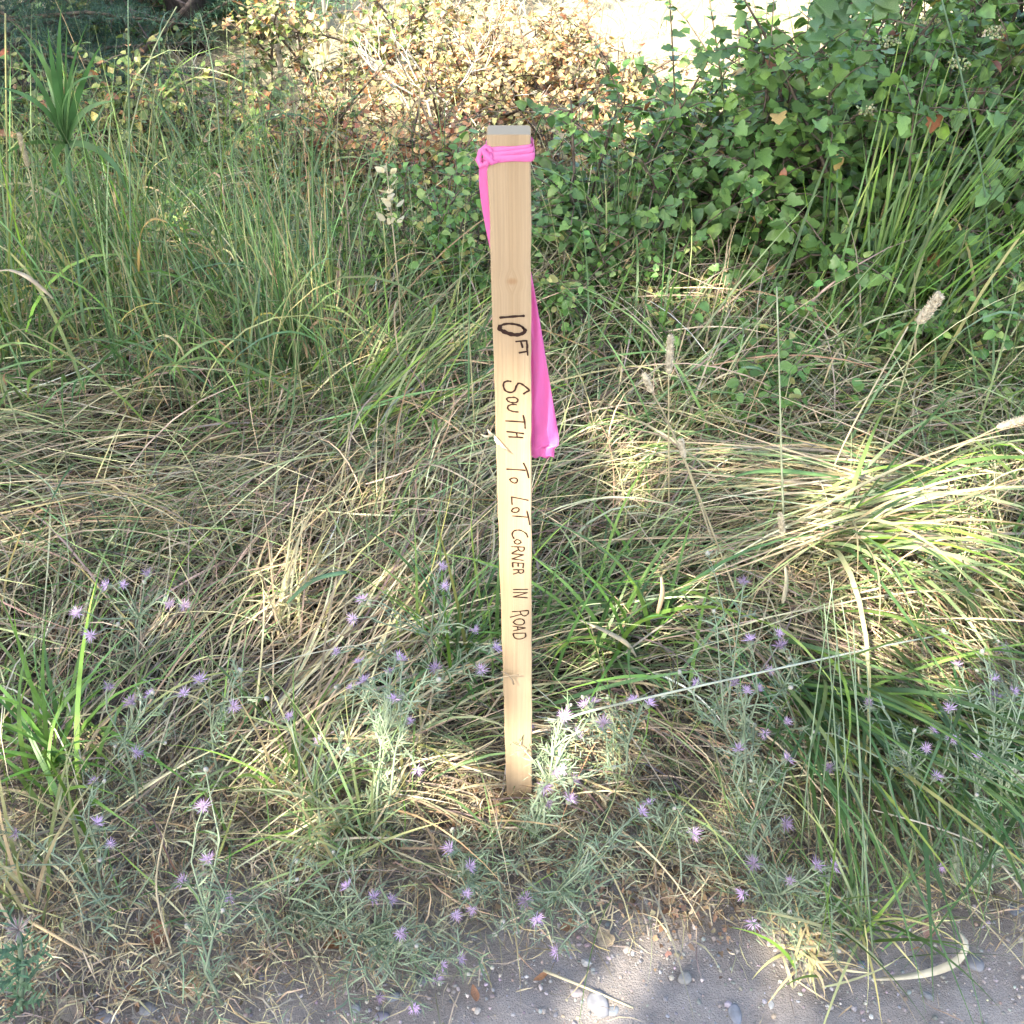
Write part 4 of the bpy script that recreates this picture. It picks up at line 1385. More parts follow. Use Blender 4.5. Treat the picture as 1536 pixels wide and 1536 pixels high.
for px, py, tx, hh, r_, lab in ((424, 128, 423, 1.7, .012, 'pale dead sapling stem in full sun, upper left'), (492, 75, 484, 1.5, .008, 'thinner pale dead stem right of the pale sapling'),
                                (452, 100, 462, 1.1, .008, 'thin bleached stick between the two pale stems')):
    a = P(px, py)
    t = thing('dead_sapling', lab, 'sapling', tuple(a))
    mb = MB()
    mb.tube([(0, 0, -.05), (.005, 0, .3), ((tx - px) * .004, 0, .7), ((tx - px) * .006, .02, hh)], [r_, r_ * .9, r_ * .75, r_ * .3], (0.60, 0.54, 0.45), 8)
    mb.build('stem', M['bark'], t)
    mb = MB()
    for k in range(7):
        z = random.uniform(.15, hh * .8)
        an = random.uniform(0, 6.3)
        mb.tube([(0, 0, z), (.12 * math.cos(an), .12 * math.sin(an), z + .05), (.2 * math.cos(an), .2 * math.sin(an), z + .04)], [.004, .003, .001], (0.50, 0.44, 0.36), 4, False)
    mb.build('twig', M['bark'], t)

# young fir at the upper left
def fir(label, base, hgt, rad, nb, zmin, dark):
    t = thing('fir_tree', label, 'tree', tuple(base))
    mb = MB()
    mb.tube([(0, 0, -.1), (0, 0, hgt * .5), (0, 0, hgt)], [.05, .032, .006], (.11, .085, .065), 8)
    pr, pd = [], []
    for i in range(nb):
        z = zmin + (hgt - zmin) * (i / nb) ** 2.0
        L_ = rad * (1 - z / hgt) * random.uniform(.75, 1.1) + .06
        an = i * 2.399 + random.gauss(0, .2)
        d = Vector((math.cos(an), math.sin(an), .12)).normalized()
        o = Vector((0, 0, z))
        e = o + d * L_ + Vector((0, 0, -.14 * L_))
        mb.tube([o, o.lerp(e, .5) + Vector((0, 0, .05 * L_)), e], [.010, .006, .002], (.12, .095, .07), 5, False)
        nt_ = int(6 + L_ * 26)
        for k in range(nt_):
            s = .2 + .8 * k / nt_
            p = o.lerp(e, s) + Vector((0, 0, .05 * L_ * math.sin(s * 3.1)))
            sg = 1 if k % 2 else -1
            td = (d * .7 + Vector((-d.y, d.x, 0)) * sg * .8 + Vector((0, 0, random.gauss(-.12, .12)))).normalized()
            tl = (.05 + .13 * (1 - s)) * random.uniform(.7, 1.2) * min(1, L_ * 2.2)
            m_ = int(tl * 520)
            for q in range(m_):
                pr.append(p + td * (tl * q / m_))
                pd.append(td)
    pr, pd = np.array(pr), np.array(pd)
    n = len(pr)
    dd = pd * .55 + rand_dirs(n) * .75
    az = np.arctan2(dd[:, 1], dd[:, 0])
    el = np.arctan2(dd[:, 2], np.hypot(dd[:, 0], dd[:, 1]))
    V, F, C = blades(pr, az, el, rng.uniform(.018, .030, n), np.full(n, .0042), np.zeros(n), pick([(3, (.045, .095, .055)), (2, (.06, .12, .065)), (.6, (.11, .17, .07))], n) * dark, pick([(3, (.055, .11, .06))], n) * dark, 1, floor=-9)
    mb.build('trunk', M['bark'], t)
    link('needles', np_mesh('needles', V, F, C), M['leaf'], t, kind='stuff')


fir('dark young fir filling the upper left corner', P(10, 190), 1.7, .78, 90, .10, 1.0)
fir('small fir sapling by the dark trunk at the top edge', P(190, 60), 1.3, .52, 60, .08, 1.15)
fir('yellow-green fir seedling beside the pale dead sapling', P(390, 50), 1.0, .36, 44, .12, 2.0)

# ------------------------------------------------------------------ single grass tufts that stand out
def split_blades(V, F, C, nseg, t, own, part='blade', mat='blade', rest='blades'):
    k = (nseg + 1) * 2
    n = len(V) // k
    Vr, Cr = V.reshape(n, k, 3), C.reshape(n, k, 3)
    f1 = F[:nseg]
    for i in range(min(own, n)):
        link(part, np_mesh(part, Vr[i], f1, Cr[i]), M[mat], t)
    if n > own:
        m_ = n - own
        F2 = (f1[None] + (np.arange(m_) * k)[:, None, None]).reshape(-1, 4)
        link(rest, np_mesh(rest, Vr[own:].reshape(-1, 3), F2, Cr[own:].reshape(-1, 3)), M[mat], t, kind='stuff')


def tuft(label, base, n, own, ln, wid, pal, tip=None, az=None, azs=.8, el=1.2, els=.25, bend=(.3, 1.5), rad=.05, mat='blade', name='grass_tuft', group='grass tufts', z0=0.0, tw=.4):
    t = thing(name, label, 'grass tuft', (base.x, base.y, 0), group)
    a = rng.uniform(-3.2, 3.2, n) if az is None else az + rng.normal(0, azs, n)
    r_ = np.abs(rng.normal(0, rad, n))
    b_ = rng.uniform(-3.2, 3.2, n)
    root = np.stack([r_ * np.cos(b_), r_ * np.sin(b_), np.full(n, z0)], -1)
    L_ = rng.uniform(ln[0], ln[1], n)
    L_ = -np.sort(-L_)
    c0 = pick(pal, n)
    c1 = pick(tip, n) if tip else c0 * np.array([1.25, 1.12, 1.0])
    V, F, C = blades(root, a, rng.normal(el, els, n), L_, rng.uniform(wid[0], wid[1], n), rng.uniform(bend[0], bend[1], n), c0, c1, 8, side=rng.normal(0, tw, n), roll=rng.normal(0, .5, n))
    split_blades(V, F, C, 8, t, own, mat=mat)
    return t


def azpx(px, py, dx, dy):
    d = P(px + dx, py + dy) - P(px, py)
    return math.atan2(d.y, d.x)


DRYTIP = [(2, (0.40, 0.34, 0.16)), (1, (0.24, 0.28, 0.10)), (1, (0.45, 0.36, 0.2))]
tuft('bright green grass tuft at the left edge, leaning right over the matted straw', P(85, 1150), 60, 30, (.14, .34), (.005, .009), FRESH, el=1.15, bend=(.5, 1.8), rad=.06)
tuft('dry-tipped upright tuft on bare litter at the lower left edge', P(55, 1350), 46, 20, (.16, .36), (.003, .006), GREEN + STRAW, DRYTIP, el=1.35, els=.15, bend=(.1, .9), rad=.05)
tuft('dark green broad-bladed tuft just right of the lettering ROAD and LOT', P(930, 985), 64, 30, (.20, .42), (.005, .009), DARKG + FRESH, el=1.1, els=.3, bend=(.4, 1.6), rad=.08)
tuft('pale green fountain of drooping blades lying over sunlit straw at right', P(1235, 870), 70, 32, (.22, .58), (.005, .009), PALEG + GREEN + STRAW[:2], az=azpx(1235, 870, 100, 25), azs=.6, el=.6, els=.28, bend=(1.0, 1.8), rad=.05, z0=.12)
tuft('thick dark green strap-leaved tuft lying toward the lower right road', P(1225, 1050), 110, 34, (.30, .55), (.005, .0085), DARKG + GREEN, az=azpx(1225, 1050, 70, 100), azs=.35, el=.6, els=.2, bend=(.5, 1.2), rad=.09, z0=.04)
tuft('dark green strap-leaved tuft on the right edge below the sunlit straw', P(1440, 1110), 80, 26, (.22, .45), (.005, .0085), DARKG, az=azpx(1440, 1110, 60, 100), azs=.5, el=.7, bend=(.5, 1.4), rad=.10, z0=.03)
tuft('dark shaded tuft of wide upright blades at the right edge by the sun patch', P(1520, 950), 46, 26, (.16, .34), (.008, .014), DARKG + BLUEG, el=1.25, bend=(.3, 1.2), rad=.06)
tuft('tall bright grass clump sweeping up right in front of the green shrubs', P(1270, 560), 120, 36, (.42, .84), (.0045, .008), FRESH + GREEN, az=azpx(1285, 520, 60, -30), azs=.6, el=1.25, els=.14, bend=(.1, .7), rad=.09)
tuft('slender blue-green grass clump in front of the lower shrub right of the stake', P(1075, 415), 24, 18, (.40, .66), (.004, .007), BLUEG, el=1.46, els=.07, bend=(.0, .25), rad=.025)
tuft('upright pale grass clump close behind the pink ribbon, right of stake top', P(905, 480), 26, 18, (.34, .60), (.004, .006), BLUEG + PALEG, el=1.42, els=.09, bend=(.0, .4), rad=.035)
tuft('arching blades at the right edge under the corner shrub', P(1480, 590), 70, 30, (.32, .60), (.005, .009), GREEN + BLUEG, el=1.05, els=.25, bend=(.8, 2.0), rad=.10)
tuft('yellowing arching tuft beneath the low yellow-green bush', P(1170, 640), 46, 24, (.24, .46), (.004, .007), PALEG + GREEN, DRYTIP, el=1.0, els=.25, bend=(.8, 2.2), rad=.07)
tuft('dense upright blue-green clump in the left meadow beside the bleached fan', P(445, 600), 100, 36, (.40, .78), (.0025, .0045), BLUEG, el=1.42, els=.09, bend=(.0, .35), rad=.09)
tuft('pale straw-coloured fan of long thin blades between left clump and stake', P(500, 610), 46, 30, (.40, .72), (.003, .0045), PALEG + STRAW, el=1.05, els=.25, bend=(.2, 1.1), rad=.03, az=azpx(500, 610, 50, -60), azs=1.0)
tuft('tall upright green clump at the far left edge of the meadow', P(40, 600), 90, 30, (.42, .85), (.003, .006), GREEN + BLUEG, el=1.38, els=.1, bend=(.0, .6), rad=.10)
tuft('tall thin green stems in the meadow above the flattened left straw', P(240, 560), 90, 30, (.40, .80), (.003, .005), GREEN + BLUEG, el=1.40, els=.1, bend=(.0, .5), rad=.10)
tuft('leaning green sheaf left of the stake middle, flattened toward upper right', P(520, 700), 90, 30, (.34, .60), (.003, .006), GREEN + PALEG, az=azpx(520, 700, 60, -40), azs=.25, el=.45, els=.12, bend=(.2, .7), rad=.08, z0=.08)
tuft('green clump right behind the lower stake, left of the word ROAD', P(690, 1000), 70, 26, (.18, .36), (.004, .007), DARKG + GREEN, el=1.2, els=.25, bend=(.3, 1.4), rad=.07)
tuft('small bleached straw tuft at the edge of the road', P(1212, 1432), 46, 22, (.04, .085), (.003, .005), [(2, (.50, .42, .25)), (1, (.42, .36, .18))], el=.7, els=.4, bend=(.4, 2.2), rad=.018, mat='straw')
tuft('sunlit pale green tuft left of the stake foot', P(530, 1255), 70, 26, (.10, .26), (.003, .005), PALEG + [(2, WEEDC)], el=1.2, els=.25, bend=(.2, 1.2), rad=.05)
tuft('yellow-green tuft between straw and pale weeds, lower left of the stake', P(445, 1180), 50, 22, (.12, .28), (.003, .006), FRESH + PALEG, el=1.15, bend=(.3, 1.3), rad=.05)
tuft('wispy green tuft on the bank above the road at right', P(1290, 1395), 40, 20, (.12, .26), (.003, .005), GREEN + PALEG, el=.9, els=.3, bend=(.2, 1.2), rad=.04)
tuft('thin grass standing behind the fallen straw at the far right edge', P(1500, 720), 60, 24, (.26, .50), (.004, .007), PALEG + GREEN, el=1.0, els=.3, bend=(.6, 1.8), rad=.10)
tuft('combed straw swath lying sideways across the sunlit patch', P(1380, 800), 150, 30, (.34, .62), (.003, .005), STRAW + PALEG, az=azpx(1380, 800, -100, 14), azs=.2, el=.22, els=.10, bend=(.15, .5), rad=.12, z0=.10, mat='straw')
tuft('combed dry straw swath running from lower left up toward the stake', P(430, 1080), 150, 30, (.28, .56), (.0025, .0045), STRAW, az=azpx(430, 1080, 80, -62), azs=.32, el=.2, els=.14, bend=(.15, .8), rad=.17, z0=.04, mat='straw')
tuft('pale bent straw fan standing in the flattened grass, left', P(425, 960), 30, 20, (.16, .34), (.003, .005), [(2, (.50, .44, .24)), (1, (.40, .40, .2))], az=azpx(425, 960, 20, -60), azs=.9, el=1.0, els=.3, bend=(.4, 1.3), rad=.05)

# bundle of long bluish stems standing from the road verge
t = thing('stem_bundle', 'bundle of long bluish grass stems rising from the road verge, lower right', 'grass stems', tuple(P(1295, 1440)), None)
for k, (tx, ty, bx, by, zt) in enumerate(((1243, 850, 1275, 1330, .42), (1262, 900, 1290, 1400, .40), (1250, 870, 1200, 1290, .42), (1280, 930, 1310, 1440, .36), (1256, 960, 1222, 1300, .38), (1300, 1000, 1290, 1360, .30), (1236, 905, 1262, 1340, .41))):
    a, b_ = P(bx, by), P(tx, ty, zt)
    mid = a.lerp(b_, .5) + Vector((random.gauss(0, .012), 0, .03))
    mb = MB()
    pth = [a.lerp(mid, s).lerp(mid.lerp(b_, s), s) - P(1295, 1440) for s in np.linspace(0, 1, 9)]
    mb.tube(pth, [.0013 - .00007 * i for i in range(9)], tuple(np.array((.22, .29, .165)) * random.uniform(.85, 1.2)), 5)
    mb.build('stem', M['blade'], t)

# tall plant with broad blades at the upper left
a, b_ = PY(122, 430, 2.05), PY(100, 215, 2.02)
base = PY(125, 560, 2.05)
base.z = 0
t = thing('reed_grass_plant', 'tall broad-bladed grass plant rising at the upper left, leaves fanned at its top', 'grass plant', tuple(base))
mb = MB()
mb.tube([Vector((0, 0, 0)), a - base, b_ - base], [.0065, .0055, .004], (.10, .19, .06), 7)
mb.build('stem', M['blade'], t)
crown_ = b_ - base
for (dx, dy, L_, bend_) in ((-58, -100, .20, .5), (-28, -150, .22, .15), (5, -150, .22, .1), (38, -110, .22, .3), (75, -35, .17, 1.4), (-75, -60, .17, 1.2), (-60, 20, .14, .8), (90, 130, .28, 1.0), (-15, 70, .12, 1.2), (20, -130, .19, .3), (-8, -170, .25, .25), (28, -150, .24, .5), (-40, -90, .26, 1.0), (50, -70, .20, 1.8), (14, -90, .15, .1), (60, 60, .18, 2.2), (-45, -130, .19, .3)):
    q = PY(100 + dx, 215 + dy, 2.02 + random.uniform(-.06, .06)) - b_
    az_, el_ = math.atan2(q.y + random.uniform(-.04, .04), q.x), math.atan2(q.z, math.hypot(q.x, q.y))
    V, F, C = blades(np.array([tuple(crown_)]), np.array([az_]), np.array([el_ + bend_ * .45]), np.array([L_]), np.array([random.uniform(.012, .017)]), np.array([bend_ * random.uniform(.7, 1.5)]), pick(DARKG, 1, .1) * .95, pick(DARKG, 1, .1) * 1.25, 9, roll=np.array([random.choice((-1, 1)) * random.uniform(.5, 1.2)]))
    link('blade', np_mesh('blade', V, F, C), M['blade'], t)
for s, az_ in ((.45, 2.6), (.6, .4), (.75, 3.4), (.3, 1.0)):
    V, F, C = blades(np.array([tuple(crown_ * s)]), np.array([az_]), np.array([1.0]), np.array([.24]), np.array([.011]), np.array([2.4]), np.array([[.30, .28, .09]]), np.array([[.45, .36, .14]]), 9)
    link('dry_blade', np_mesh('dry_blade', V, F, C), M['blade'], t, label='yellowed drooping blade')

# long single straws that stand out
def stalk(name, label, pts, r0, r1, col, cat='straw', group=None):
    pts = [Vector(p) for p in pts]
    t = thing(name, label, cat, tuple(pts[0]), group)
    q = smooth_line([tuple(p - pts[0]) for p in pts], 4)
    mb = MB()
    mb.tube(q, list(np.linspace(r0, r1, len(q))), col, 6)
    mb.build('stem', M['straw'], t)
    return t


t = stalk('pale_stalk', 'long pale stem lying across the right flowers toward the stake foot', [P(1400, 955, .20), P(1330, 968, .24), P(1180, 1000, .26), P(1000, 1040, .24), P(880, 1068, .19), P(838, 1084, .15)], .0012, .0020, (.40, .42, .31))
tt_ = []
mb = MB()
for k in range(9):
    c = P(840, 1080, .15) - t.location
    d = Vector((random.gauss(-.5, .4), random.gauss(-.2, .4), random.gauss(-.1, .4))).normalized()
    mb.tube([c, c + d * random.uniform(.02, .05)], [.0014, .0004], (.45, .48, .38), 4)
mb.build('rootlet', M['straw'], t)
stalk('dry_straw', 'long cream straw lying on sunlit road dirt right of centre', [P(815, 1456, .006), P(870, 1478, .010), P(950, 1512, .006)], .0022, .0012, (.52, .44, .27))
stalk('dry_straw', 'straight tan straw lying on the litter at the lower left corner', [P(45, 1382, .012), P(85, 1405, .018), P(132, 1432, .012)], .0026, .0016, (.50, .36, .20))
stalk('dry_straw', 'forked pale grass straw bent over the bare patch, lower left', [P(258, 1430, .01), P(235, 1340, .06), P(243, 1265, .13), P(268, 1180, .22)], .0017, .001, (.46, .38, .24))
stalk('dry_straw', 'long pale straw rising right of the drooping timothy heads', [P(1218, 795, .02), P(1255, 690, .16), P(1300, 600, .30), P(1362, 490, .44)], .0020, .0012, (.50, .43, .28))
stalk('dry_straw', 'pale straw slanting in from the right edge over grey-green weeds', [P(1540, 1345, .01), P(1480, 1275, .05), P(1400, 1240, .10), P(1310, 1215, .12)], .0018, .001, (.50, .44, .32))
stalk('tall_grass_stalk', 'thin green stem standing beside the reed plant, upper left', [P(200, 640, .02), PY(195, 300, 1.95), PY(192, 0, 1.98)], .0022, .0012, (.16, .23, .12))
stalk('tall_grass_stalk', 'thin yellow-green stem reaching the top edge at far left', [P(15, 560, .02), PY(10, 200, 2.0), PY(8, 20, 2.02)], .0022, .0014, (.30, .29, .12))
stalk('tall_grass_stalk', 'slanting pale stem crossing the dark trunk', [P(150, 420, .02), PY(215, 120, 2.7), PY(265, 10, 2.75)], .0022, .0014, (.28, .31, .17))
stalk('tall_grass_stalk', 'tall thin stem before the pale dead sapling', [P(345, 480, .02), PY(325, 150, 2.4), PY(300, 20, 2.45)], .0022, .0012, (.22, .28, .15))
stalk('tall_grass_stalk', 'dark slender stem hanging before the corner shrub at right', [P(1460, 480, .02), PY(1480, 330, 2.05), PY(1450, 150, 1.95), PY(1410, -10, 1.9)], .0024, .0014, (.13, .20, .11))

# the big curled dry blade on the road
def strap(name, label, pts, wid, col, cat):
    q = smooth_line([tuple(p) for p in pts], 4)
    o = Vector(q[0])
    t = thing(name, label, cat, tuple(o))
    mb = MB()
    n_ = len(q)
    sv = []
    for i in range(n_):
        d = (Vector(q[min(i + 1, n_ - 1)]) - Vector(q[max(i - 1, 0)])).normalized()
        sv.append(d.cross(Vector((0.25, -.2, 1))).normalized() * .9 + Vector((0, 0, .25 * math.sin(i * .5))))
    mb.strip([Vector(p) - o for p in q], sv, [wid * (math.sin(math.pi * (i + .6) / (n_ + .6)) ** .6) for i in range(n_)], col)
    ob = mb.build('blade', M['straw'], t)
    s_ = ob.modifiers.new('thick', 'SOLIDIFY')
    s_.thickness = .0005
    return t


strap('curled_straw', 'broad cream dry blade curled on the road at lower right', [P(1313, 1469, .006), P(1360, 1465, .010), P(1405, 1456, .012), P(1437, 1440, .02), P(1449, 1418, .03), P(1440, 1398, .035)], .011, (.50, .44, .31), 'grass blade')
strap('curled_straw', 'orange-tan hanging dry blade curled over in the left meadow', [PY(208, 410, 1.9), PY(209, 370, 1.9), PY(215, 340, 1.89), PY(232, 328, 1.88), PY(250, 333, 1.87)], .010, (.46, .30, .10), 'grass blade')
strap('curled_straw', 'cream dry blade bent over at the far left edge', [PY(-8, 408, 1.8), PY(15, 405, 1.8), PY(45, 418, 1.79), PY(80, 448, 1.78)], .010, (.48, .37, .24), 'grass blade')
strap('curled_straw', 'yellow-to-brown dry blade hanging over the dark left straw', [PY(148, 680, 1.62), PY(158, 712, 1.62), PY(171, 750, 1.61)], .011, (.48, .37, .16), 'grass blade')
strap('curled_straw', 'cream twisted dry blade in the left meadow above the straw', [PY(104, 640, 1.72), PY(115, 660, 1.71), PY(112, 700, 1.70), PY(124, 740, 1.69)], .009, (.46, .40, .27), 'grass blade')
strap('curled_straw', 'pale dry blade hanging by the drooping seed head, right of stake', [P(1178, 850, .14), P(1180, 875, .12), P(1174, 905, .10)], .009, (.54, .46, .28), 'grass blade')
strap('curled_straw', 'brown curled blade end in the green grass right of the stake', [P(992, 865, .2), P(994, 890, .18), P(986, 920, .16)], .009, (.42, .30, .17), 'grass blade')
strap('curled_straw', 'tan dry blade hanging in the dark green tuft, lower right', [P(1288, 1000, .16), P(1291, 1030, .13), P(1308, 1075, .08), P(1305, 1105, .05)], .008, (.46, .36, .2), 'grass blade')
strap('curled_straw', 'tan dry blade with a split end under the timothy heads', [P(955, 985, .10), P(940, 965, .13), P(905, 945, .15), P(870, 930, .14)], .009, (.52, .42, .26), 'grass blade')
strap('wide_grass', 'single wide green blade arching over the shade below the shrubs', [P(1105, 690, .10), PY(1140, 610, 1.72), PY(1155, 575, 1.72), PY(1140, 553, 1.71), PY(1112, 551, 1.70)], .010, (.17, .27, .13), 'grass blade')
strap('wide_grass', 'wide green blade across the dark hollow left of the timothy heads', [P(1050, 740, .12), P(1110, 712, .18), P(1170, 706, .2), P(1260, 716, .18)], .010, (.14, .25, .08), 'grass blade')
strap('wide_grass', 'thick green blade lying in the straw left of the stake', [P(430, 905, .08), P(470, 870, .12), P(520, 858, .13)], .011, (.13, .23, .11), 'grass blade')

# ------------------------------------------------------------------ timothy heads
def spike_mesh(mb, a, b_, r, col, t0):
    """bristly cylinder of tiny grains between two points"""
    d = (b_ - a)
    L_ = d.length
    n_ = max(60, int(L_ * 5200))
    t_ = rng.random(n_)
    an = rng.uniform(0, 6.3, n_)
    u = d.normalized()
    x_ = u.cross(Vector((.3, .9, .2))).normalized()
    y_ = u.cross(x_)
    rr = r * np.sqrt(np.clip(1 - np.abs(2 * t_ - 1) ** 6, 0, 1)) * rng.uniform(.65, 1, n_)
    pos = np.array(a)[None] + t_[:, None] * np.array(d)[None] + rr[:, None] * (np.cos(an)[:, None] * np.array(x_) + np.sin(an)[:, None] * np.array(y_))
    tip = np.cos(an)[:, None] * np.array(x_) + np.sin(an)[:, None] * np.array(y_) + .8 * np.array(u)
    R = frames(tip, rand_dirs(n_))
    tv = np.array([(0, -.5, 0), (.35, 0, .2), (-.35, 0, .2), (0, 0, -.35), (0, 1.1, 0)])
    tf = np.array([(0, 1, 2), (0, 3, 1), (0, 2, 3), (1, 4, 2), (3, 4, 1), (2, 4, 3)])
    V, F, C = scatter(tv, tf, pos, R, np.full(n_, r * .36), pick([(2, col), (1, tuple(np.array(col) * .75))], n_, .1))
    core = MB()
    core.tube([a - u * r * .2, a + d * .06, a + d * .5, a + d * .94, b_], [r * .3, r * .82, r * .88, r * .8, r * .25], tuple(np.array(col) * .8), 8)
    cv = np.array([tuple(q) for q in core.v])
    cf = [f for f in core.f if len(f) == 4]
    cf = np.array([(f[0], f[1], f[2]) for f in cf] + [(f[0], f[2], f[3]) for f in cf])
    V, F, C = join([(V, F, C), (cv, cf, np.array(core.c))])
    return np_mesh('seed_head', V, F, C, False)


def timothy(label, tip, low, stem_pts, r, col, stemc):
    pts = [low] + stem_pts
    t = thing('timothy_stalk', label, 'grass stalk', tuple(pts[-1]), 'timothy stalks with spike heads')
    o = Vector(pts[-1])
    q = smooth_line([tuple(p - o) for p in pts], 4)
    mb = MB()
    mb.tube(q, list(np.linspace(.0011, .0021, len(q))), stemc, 5)
    mb.build('stem', M['straw'], t)
    link('seed_head', spike_mesh(None, low - o, tip - o, r, col, 0), M['spike'], t)
    return t


CRM, TANC = (.66, .57, .41), (.52, .43, .28)
timothy('fat cream timothy head before the shrubs, bent at its tip, right', PY(1412, 440, 1.55), PY(1378, 484, 1.55), [PY(1358, 560, 1.57), PY(1335, 640, 1.6), P(1290, 780, .03)], .0095, CRM, (.42, .40, .22))
timothy('upright cream timothy head right of the ribbon end', PY(1006, 502, 1.42), PY(1003, 560, 1.42), [PY(1003, 650, 1.43), P(1004, 790, .03)], .0062, CRM, (.46, .38, .22))
timothy('small leaning timothy head left of the upright cream one', PY(965, 560, 1.35), PY(978, 588, 1.35), [PY(1005, 640, 1.36), PY(1045, 740, 1.38), P(1090, 880, .03)], .0052, CRM, (.46, .38, .24))
timothy('small cream timothy head below the upright one', PY(1021, 658, 1.25), PY(1026, 686, 1.25), [PY(1070, 800, 1.27), P(1130, 960, .03)], .0050, CRM, (.46, .38, .22))
timothy('stubby timothy head hanging on a long bent pale stem', PY(1170, 770, 1.30), PY(1174, 800, 1.30), [P(1180, 850, .03)], .0058, CRM, (.48, .42, .26))
timothy('long timothy head cut by the right edge, above the sunlit straw', PY(1550, 624, 1.5), PY(1496, 641, 1.5), [PY(1440, 670, 1.5), PY(1360, 720, 1.5), P(1240, 810, .05)], .0070, CRM, (.46, .42, .24))
timothy('slim tan timothy head beside the reed plant, upper left', PY(28, 198, 1.95), PY(42, 250, 1.95), [PY(58, 330, 1.96), PY(72, 430, 1.98), P(90, 600, .03)], .0055, TANC, (.42, .36, .2))
timothy('pale timothy head lying among weeds at the lower right edge', P(1534, 1172, .12), P(1504, 1142, .14), [P(1470, 1110, .14), P(1420, 1050, .10), P(1360, 1010, .05)], .0062, (.48, .44, .36), (.40, .38, .26))
timothy('short greenish timothy head near the road, lower right', P(1432, 1325, .05), P(1434, 1284, .10), [P(1430, 1260, .12), P(1400, 1240, .03)], .0056, (.28, .31, .2), (.30, .32, .2))
stalk('bent_grass_stalk', 'long pale bent stem above the stubby hanging timothy head', [PY(1175, 770, 1.30), PY(1172, 690, 1.31), PY(1170, 600, 1.33), PY(1165, 430, 1.40)], .0020, .0011, (.38, .40, .24), 'grass stalk')

# dried seed stalk left of the ribbon
c = PY(583, 290, 1.9)
t = thing('dry_seed_stalk', 'cream dried weed stalk with papery seed husks left of the pink ribbon', 'weed', (c.x, c.y, 0))
mb = MB()
mb.tube([(0, 0, 0), (.005, 0, c.z * .6), (.0, 0, c.z + .06)], [.002, .0018, .001], (.40, .33, .2), 5)
mb.build('stem', M['straw'], t)
for k in range(24):
    z = c.z + random.uniform(-.075, .05)
    an = random.uniform(0, 6.3)
    R = frames(np.array([[math.cos(an), math.sin(an), random.uniform(-.2, .9)]]), rng.normal(0, 1, (1, 3)))[0]
    o = bpy.data.objects.new('husk', leaf_mesh('oval', k % 3, 21, np.array((.56, .48, .29)) * (1, .85, 1.15)[k % 3], k % 3))
    COL.objects.link(o)
    o.parent = t
    s_ = random.uniform(.014, .026)
    o.matrix_local = Matrix.Translation((random.gauss(0, .006), random.gauss(0, .006), z)) @ Matrix(R.tolist()).to_4x4() @ Matrix.Diagonal((s_ * 1.2, s_, s_, 1))

# papery husk caught on the left edge of the stake, and a dry twig lower down
c = PY(741, 652, FRONT_Y - .004)
t = thing('grass_husk', 'pale oat husk caught on the left edge of the stake below SOUTH', 'husk', tuple(c))
for k, (dx, dz, L_) in enumerate(((-.012, .004, .016), (-.006, .010, .014), (.004, -.006, .012), (.012, -.014, .022))):
    mb = MB()
    d = Vector((dx, -.004, dz)).normalized()
    sv = [d.cross(Vector((0, 1, .2))).normalized()] * 4
    mb.strip([d * (L_ * s) + Vector((0, -.004 * math.sin(s * 3), 0)) for s in (0, .33, .66, 1)], sv, [.001, .0034, .0028, .0004], (.52, .46, .32))
    mb.build('bract', M['straw'], t)
c = PY(757, 1012, FRONT_Y - .004)
t = thing('dry_twig', 'small forked dry twig crossing the lower stake face', 'twig', tuple(c))
mb = MB()
mb.tube([(-.02, -.004, -.008), (0, -.003, 0), (.010, -.004, .003), (.018, -.006, .007)], .0010, (.28, .22, .14), 4)
mb.tube([(-.004, -.004, .012), (.004, -.003, .004), (.010, -.004, -.006), (.012, -.005, -.014)], .0010, (.26, .2, .13), 4)
mb.build('stem', M['straw'], t)

# ------------------------------------------------------------------ spotted knapweed
def flower_meshes():
    pet = []
    n_ = 30
    for k in range(n_):
        outer = k < 18
        an = k * 2.399
        el = (.30 if outer else .95) + random.gauss(0, .14)
        L_ = random.uniform(.85, 1.1) if outer else random.uniform(.6, .8)
        pet.append((an, el, L_, .105 if outer else .085))
    arr = np.array(pet)
    c_in, c_out = np.array([[.72, .62, .70]]), np.array([[.58, .36, .62]])
    V, F, C = blades(np.zeros((n_, 3)), arr[:, 0], arr[:, 1], arr[:, 2], arr[:, 3] * 1.25, np.full(n_, -.25), np.repeat(c_in, n_, 0), np.repeat(c_out, n_, 0) * rng.uniform(.85, 1.2, (n_, 1)), 2, floor=-9, taper=3)
    return V, F, C


FL = []
for k in range(5):
    V, F, C = flower_meshes()
    me = np_mesh('florets', V, F, C * (1.25, 1.0, .9, 1.15, .6)[k])
    me.materials.append(M['petal'])
    FL.append(me)
mb = MB()
mb.tube([(0, 0, -.62), (0, 0, -.5), (0, 0, -.3), (0, 0, -.05), (0, 0, .06)], [.12, .30, .38, .27, .20], [(.26, .30, .2), (.30, .33, .22), (.24, .27, .18), (.16, .16, .11), (.30, .24, .26)], 7)
BRACT = mb.mesh('bracts')
BRACT.materials.append(M['weed'])
mb = MB()
mb.tube([(0, 0, -.62), (0, 0, -.5), (0, 0, -.2), (0, 0, .1), (0, 0, .3)], [.12, .30, .40, .30, .10], [(.30, .34, .22), (.36, .38, .27), (.40, .40, .30), (.45, .42, .33), (.50, .44, .40)], 7)
BUD = mb.mesh('bud')
BUD.materials.append(M['weed'])


